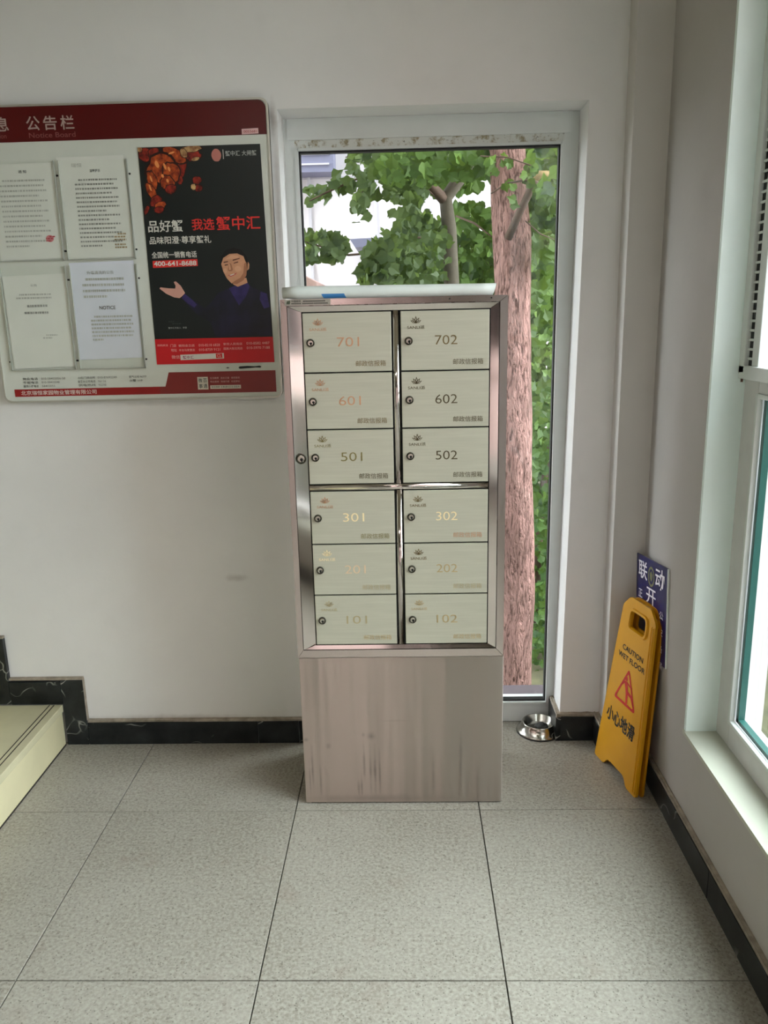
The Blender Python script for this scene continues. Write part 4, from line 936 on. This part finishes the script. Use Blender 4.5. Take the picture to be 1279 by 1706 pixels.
def foliage(parent, regs, m, nparts, seed, crown=()):
    """regs: (px, py, half width, half height, depth, depth spread, count, leaf size); nearest become single leaves"""
    rr = random.Random(seed); L = []
    for px, py, hx, hy, Y, dY, n, s in regs:
        for i in range(int(n*1.5) if n > 20 else n):
            while True:
                a, b_ = rr.uniform(-1, 1), rr.uniform(-1, 1)
                if a*a+b_*b_ < 1.1: break
            yy = Y+rr.uniform(-dY, dY); L.append((at(px+a*hx, py+b_*hy, yy), s*rr.uniform(.5, 1.0), leaf_rot(rr)))
    for (cx, cy, cz), (rx, ry, rz), n, s in crown:        # the crown overhead
        for i in range(n):
            while True:
                q = Vector((rr.uniform(-1, 1), rr.uniform(-1, 1), rr.uniform(-1, 1)))
                if q.length < 1: break
            L.append((Vector((cx+q.x*rx, cy+q.y*ry, cz+q.z*rz)), s*rr.uniform(.7, 1.2), leaf_rot(rr)))
    L.sort(key=lambda q: q[0].y/q[1]+(20 if q[0].z > 3.1 else 0))
    meshes = [leaf_mesh('leaf', m, k) for k in (1, .85, 1.15)]
    o0 = WLOC[parent.name]
    for p, s, R in L[:nparts]:
        o = bpy.data.objects.new('leaf', rr.choice(meshes)); o.parent = parent
        o.matrix_basis = Matrix.Translation(p-o0) @ R.to_4x4() @ Matrix.Diagonal((s, s, s, 1)); C.objects.link(o)
    vs = []; fs = []
    for p, s, R in L[nparts:]:
        b0 = len(vs); vs += [tuple(p-o0+R @ Vector(q)*s) for q in LEAF]; fs += [tuple(i+b0 for i in f) for f in LF]
    if vs:
        me = bpy.data.meshes.new('foliage'); me.from_pydata(vs, [], fs); me.materials.append(m)
        o = bpy.data.objects.new('foliage', me); o.parent = parent; C.objects.link(o); o['kind'] = 'stuff'
TY_ = 4.1
tr = thing('tree', 'thick pinkish barked tree trunk close behind the window, right of the cabinet', 'tree', at(850, 1145, TY_)*Vector((1, 1, 0)) if False else (at(850, 1145, TY_).x, TY_, -.6))
prof = [(848, 1300, 34), (850, 1145, 36), (853, 1000, 37), (852, 900, 38), (850, 800, 37), (850, 730, 37), (851, 650, 33), (852, 600, 32), (852, 550, 30.5), (853, 470, 29), (852, 400, 29.5), (848, 320, 28), (844, 245, 27), (840, 160, 27), (838, 60, 26), (836, -80, 24), (834, -420, 20)]
pts = [at(a, b_, TY_) for a, b_, c_ in prof]; rads = [c_*TY_/FPX*1.0 for a, b_, c_ in prof]
pts.insert(0, Vector((pts[0].x, TY_, -.62))); rads.insert(0, rads[0]*1.1)
# resample smoothly and roughen
P2, R2 = [], []
for i in range(len(pts)-1):
    for k in range(6): P2.append(pts[i].lerp(pts[i+1], k/6)); R2.append(rads[i]+(rads[i+1]-rads[i])*k/6)
tm = MB().tube(P2, R2, 44)
from mathutils import noise as mn
for v in tm.b.verts:
    c_ = v.co; d = Vector((c_.x-.55, c_.y-TY_, 0)).normalized()
    v.co += d*(.006*mn.noise(Vector((c_.x*30, c_.y*30, c_.z*5)))+.008*mn.noise(Vector((c_.x*8, c_.y*8, c_.z*3))))
tm.build('trunk', M_bark, tr, True)
b0, b1 = at(846, 397, TY_-.09), at(892, 300, 3.85)
MB().tube([b0, b0.lerp(b1, .5)+Vector((-.004, 0, 0)), b1], [.019, .018, .016], 12).build('branch', M_bark2, tr, True)
MB().tube([b1+Vector((-.012, .02, -.012)), at(900, 290, 3.85), at(915, 290, 3.9), at(945, 302, 4.0)], [.014, .016, .015, .013], 10).build('branch', plain('mossy_bark', srgb(150, 128, 88), .9, vary=.2, scale=30), tr, True)
def twig(parent, px, r): MB().tube([at(*p) for p in px], [r]*(len(px)-1)+[r*.5], 6).build('twig', M_bark2, parent, True)
twig(tr, [(818, 322, 3.95), (845, 305, 3.85), (876, 300, 3.85), (890, 302, 3.85)], .004)
twig(tr, [(800, 260, 3.9), (845, 262, 3.85), (885, 276, 3.85), (895, 290, 3.85)], .003)
twig(tr, [(875, 368, 3.95), (900, 390, 3.9), (925, 400, 3.9)], .003)
twig(tr, [(760, 360, 4.4), (790, 372, 4.3), (820, 395, 4.15)], .006)
foliage(tr, [(905, 290, 34, 50, 4.0, .25, 60, .075), (910, 400, 30, 60, 4.2, .3, 55, .075), (905, 330, 30, 40, 4.4, .3, 50, .08), (850, 330, 30, 25, 3.85, .08, 5, .05), (845, 275, 30, 20, 3.85, .08, 8, .05),
             (760, 270, 70, 28, 4.3, .3, 90, .075), (690, 280, 60, 30, 4.4, .3, 70, .075), (905, 480, 26, 60, 4.5, .3, 45, .075), (905, 560, 24, 40, 4.6, .3, 25, .07), (925, 370, 16, 120, 4.1, .2, 40, .085), (900, 640, 26, 60, 4.9, .3, 30, .07)], M_lf, 300, 11, [((.6, 4.6, 4.6), (2.6, 1.5, 1.2), 2200, .19)])
# left hanging branch tree (its leaves silhouetted against the white block)
t2 = thing('slender_tree', 'slender leaning tree with drooping leafy branches seen left of centre in the window', 'tree', (.35, 5.2, -.6))
MB().tube([(.35, 5.2, -.62), tuple(at(752, 470, 5.2)), tuple(at(748, 380, 5.2)), tuple(at(742, 330, 5.2)), tuple(at(775, 285, 5.2)), tuple(at(800, 245, 5.2)), tuple(at(830, 150, 5.3))], [.055, .048, .045, .042, .04, .035, .03], 12).build('trunk', plain('grey_green_bark', srgb(84, 78, 66), .9, vary=.2, scale=20, bmp=.6), t2, True)
MB().tube([at(742, 335, 5.2), at(718, 310, 5.1), at(700, 285, 5.0), at(690, 240, 5.0)], [.035, .028, .022, .018], 8).build('branch', M_bark2, t2, True)
twig(t2, [(742, 340, 5.2), (690, 300, 5.0), (640, 285, 4.9), (590, 300, 4.8), (545, 320, 4.7), (515, 335, 4.7)], .006)
twig(t2, [(745, 400, 5.2), (690, 395, 5.0), (640, 420, 4.9), (580, 425, 4.8), (500, 400, 4.7)], .006)
twig(t2, [(600, 298, 4.8), (605, 330, 4.8), (603, 355, 4.8)], .003)
twig(t2, [(690, 300, 5.0), (650, 265, 4.9), (600, 255, 4.8), (575, 262, 4.8)], .004)
foliage(t2, [(604, 290, 24, 40, 4.75, .15, 27, .085), (604, 262, 30, 14, 4.8, .15, 14, .08), (530, 325, 22, 14, 4.7, .1, 12, .085), (570, 305, 22, 16, 4.75, .1, 9, .08), (602, 340, 16, 14, 4.75, .1, 10, .08), (595, 352, 8, 5, 4.75, .05, 2, .07), (613, 358, 6, 5, 4.75, .05, 2, .075), (593, 369, 5, 4, 4.75, .05, 1, .075), (620, 322, 8, 6, 4.75, .05, 2, .08), (638, 325, 3, 3, 4.75, .02, 1, .05), (651, 358, 6, 5, 4.75, .05, 2, .075), (641, 384, 5, 6, 4.75, .05, 2, .08),
             (548, 412, 34, 24, 4.75, .15, 60, .075), (510, 395, 14, 10, 4.75, .1, 10, .075), (515, 427, 12, 10, 4.7, .1, 7, .07), (500, 440, 6, 8, 4.7, .1, 4, .07),
             (675, 320, 34, 22, 4.9, .2, 44, .085), (680, 280, 46, 32, 5.0, .2, 80, .085), (690, 365, 26, 22, 5.0, .2, 34, .08), (652, 432, 46, 38, 5.0, .3, 150, .08), (622, 455, 30, 18, 4.9, .2, 40, .08), (700, 420, 50, 60, 5.2, .3, 150, .08)], M_lf2, 300, 12, [((-1.6, 5.4, 5.0), (2.2, 1.8, 1.3), 2000, .2)])
# background trees and bushes
t3 = thing('background_tree', 'dense leafy tree filling the yard behind the slender tree', 'tree', (.9, 7, -.6))
MB().tube([(.9, 7, -.62), (.92, 7, 1.2), (.85, 7, 2.6), (1.0, 7, 4)], [.12, .11, .09, .07], 12).build('trunk', M_bark2, t3, True)
foliage(t3, [(730, 285, 86, 40, 6.2, .6, 170, .10), (780, 415, 60, 75, 6.5, .6, 330, .10), (690, 435, 50, 45, 6.4, .5, 200, .10), (900, 350, 60, 120, 6.5, .6, 420, .12), (900, 560, 60, 120, 6.3, .5, 420, .11), (760, 560, 120, 110, 6.8, .6, 500, .12), (1030, 350, 90, 140, 6.4, .6, 420, .12), (1030, 600, 90, 140, 6.2, .5, 380, .12), (880, 120, 200, 140, 6.5, 1, 700, .13), (700, 120, 90, 110, 6.5, .6, 260, .12)], M_lf, 60, 13, [((1.2, 7.6, 5.6), (4.5, 2.0, 1.8), 2600, .26)])
tag(MB().box(-12, 12, 3.2, 10.4, -.6, -.57).build('garden_bed', plain('dark_soil', srgb(74, 72, 50), .95, vary=.4, scale=6)), kind='structure')
t4 = thing('hedge', 'dark green shrubs growing low behind the tree trunk on the right', 'shrub', (.9, 5.4, -.6))
MB().tube([(.9, 5.4, -.62), (.93, 5.4, .3), (1.0, 5.45, .9)], [.03, .025, .015], 8).build('stem', M_bark2, t4, True)
foliage(t4, [(910, 760, 40, 100, 5.3, .3, 260, .075), (905, 920, 40, 100, 5.3, .3, 220, .075), (905, 1080, 60, 110, 5.0, .3, 520, .06), (895, 1110, 50, 60, 4.7, .15, 220, .055), (760, 850, 130, 220, 5.8, .4, 500, .09), (900, 900, 60, 260, 5.9, .3, 900, .09), (1030, 880, 90, 240, 5.7, .4, 500, .10)], leafmat('deep_green_leaf', srgb(34, 66, 34), srgb(84, 116, 62)), 120, 14)
t5 = thing('side_shrub', 'pale overexposed shrub outside the right hand window', 'shrub', (3.2, 2.2, -.6)) if False else None
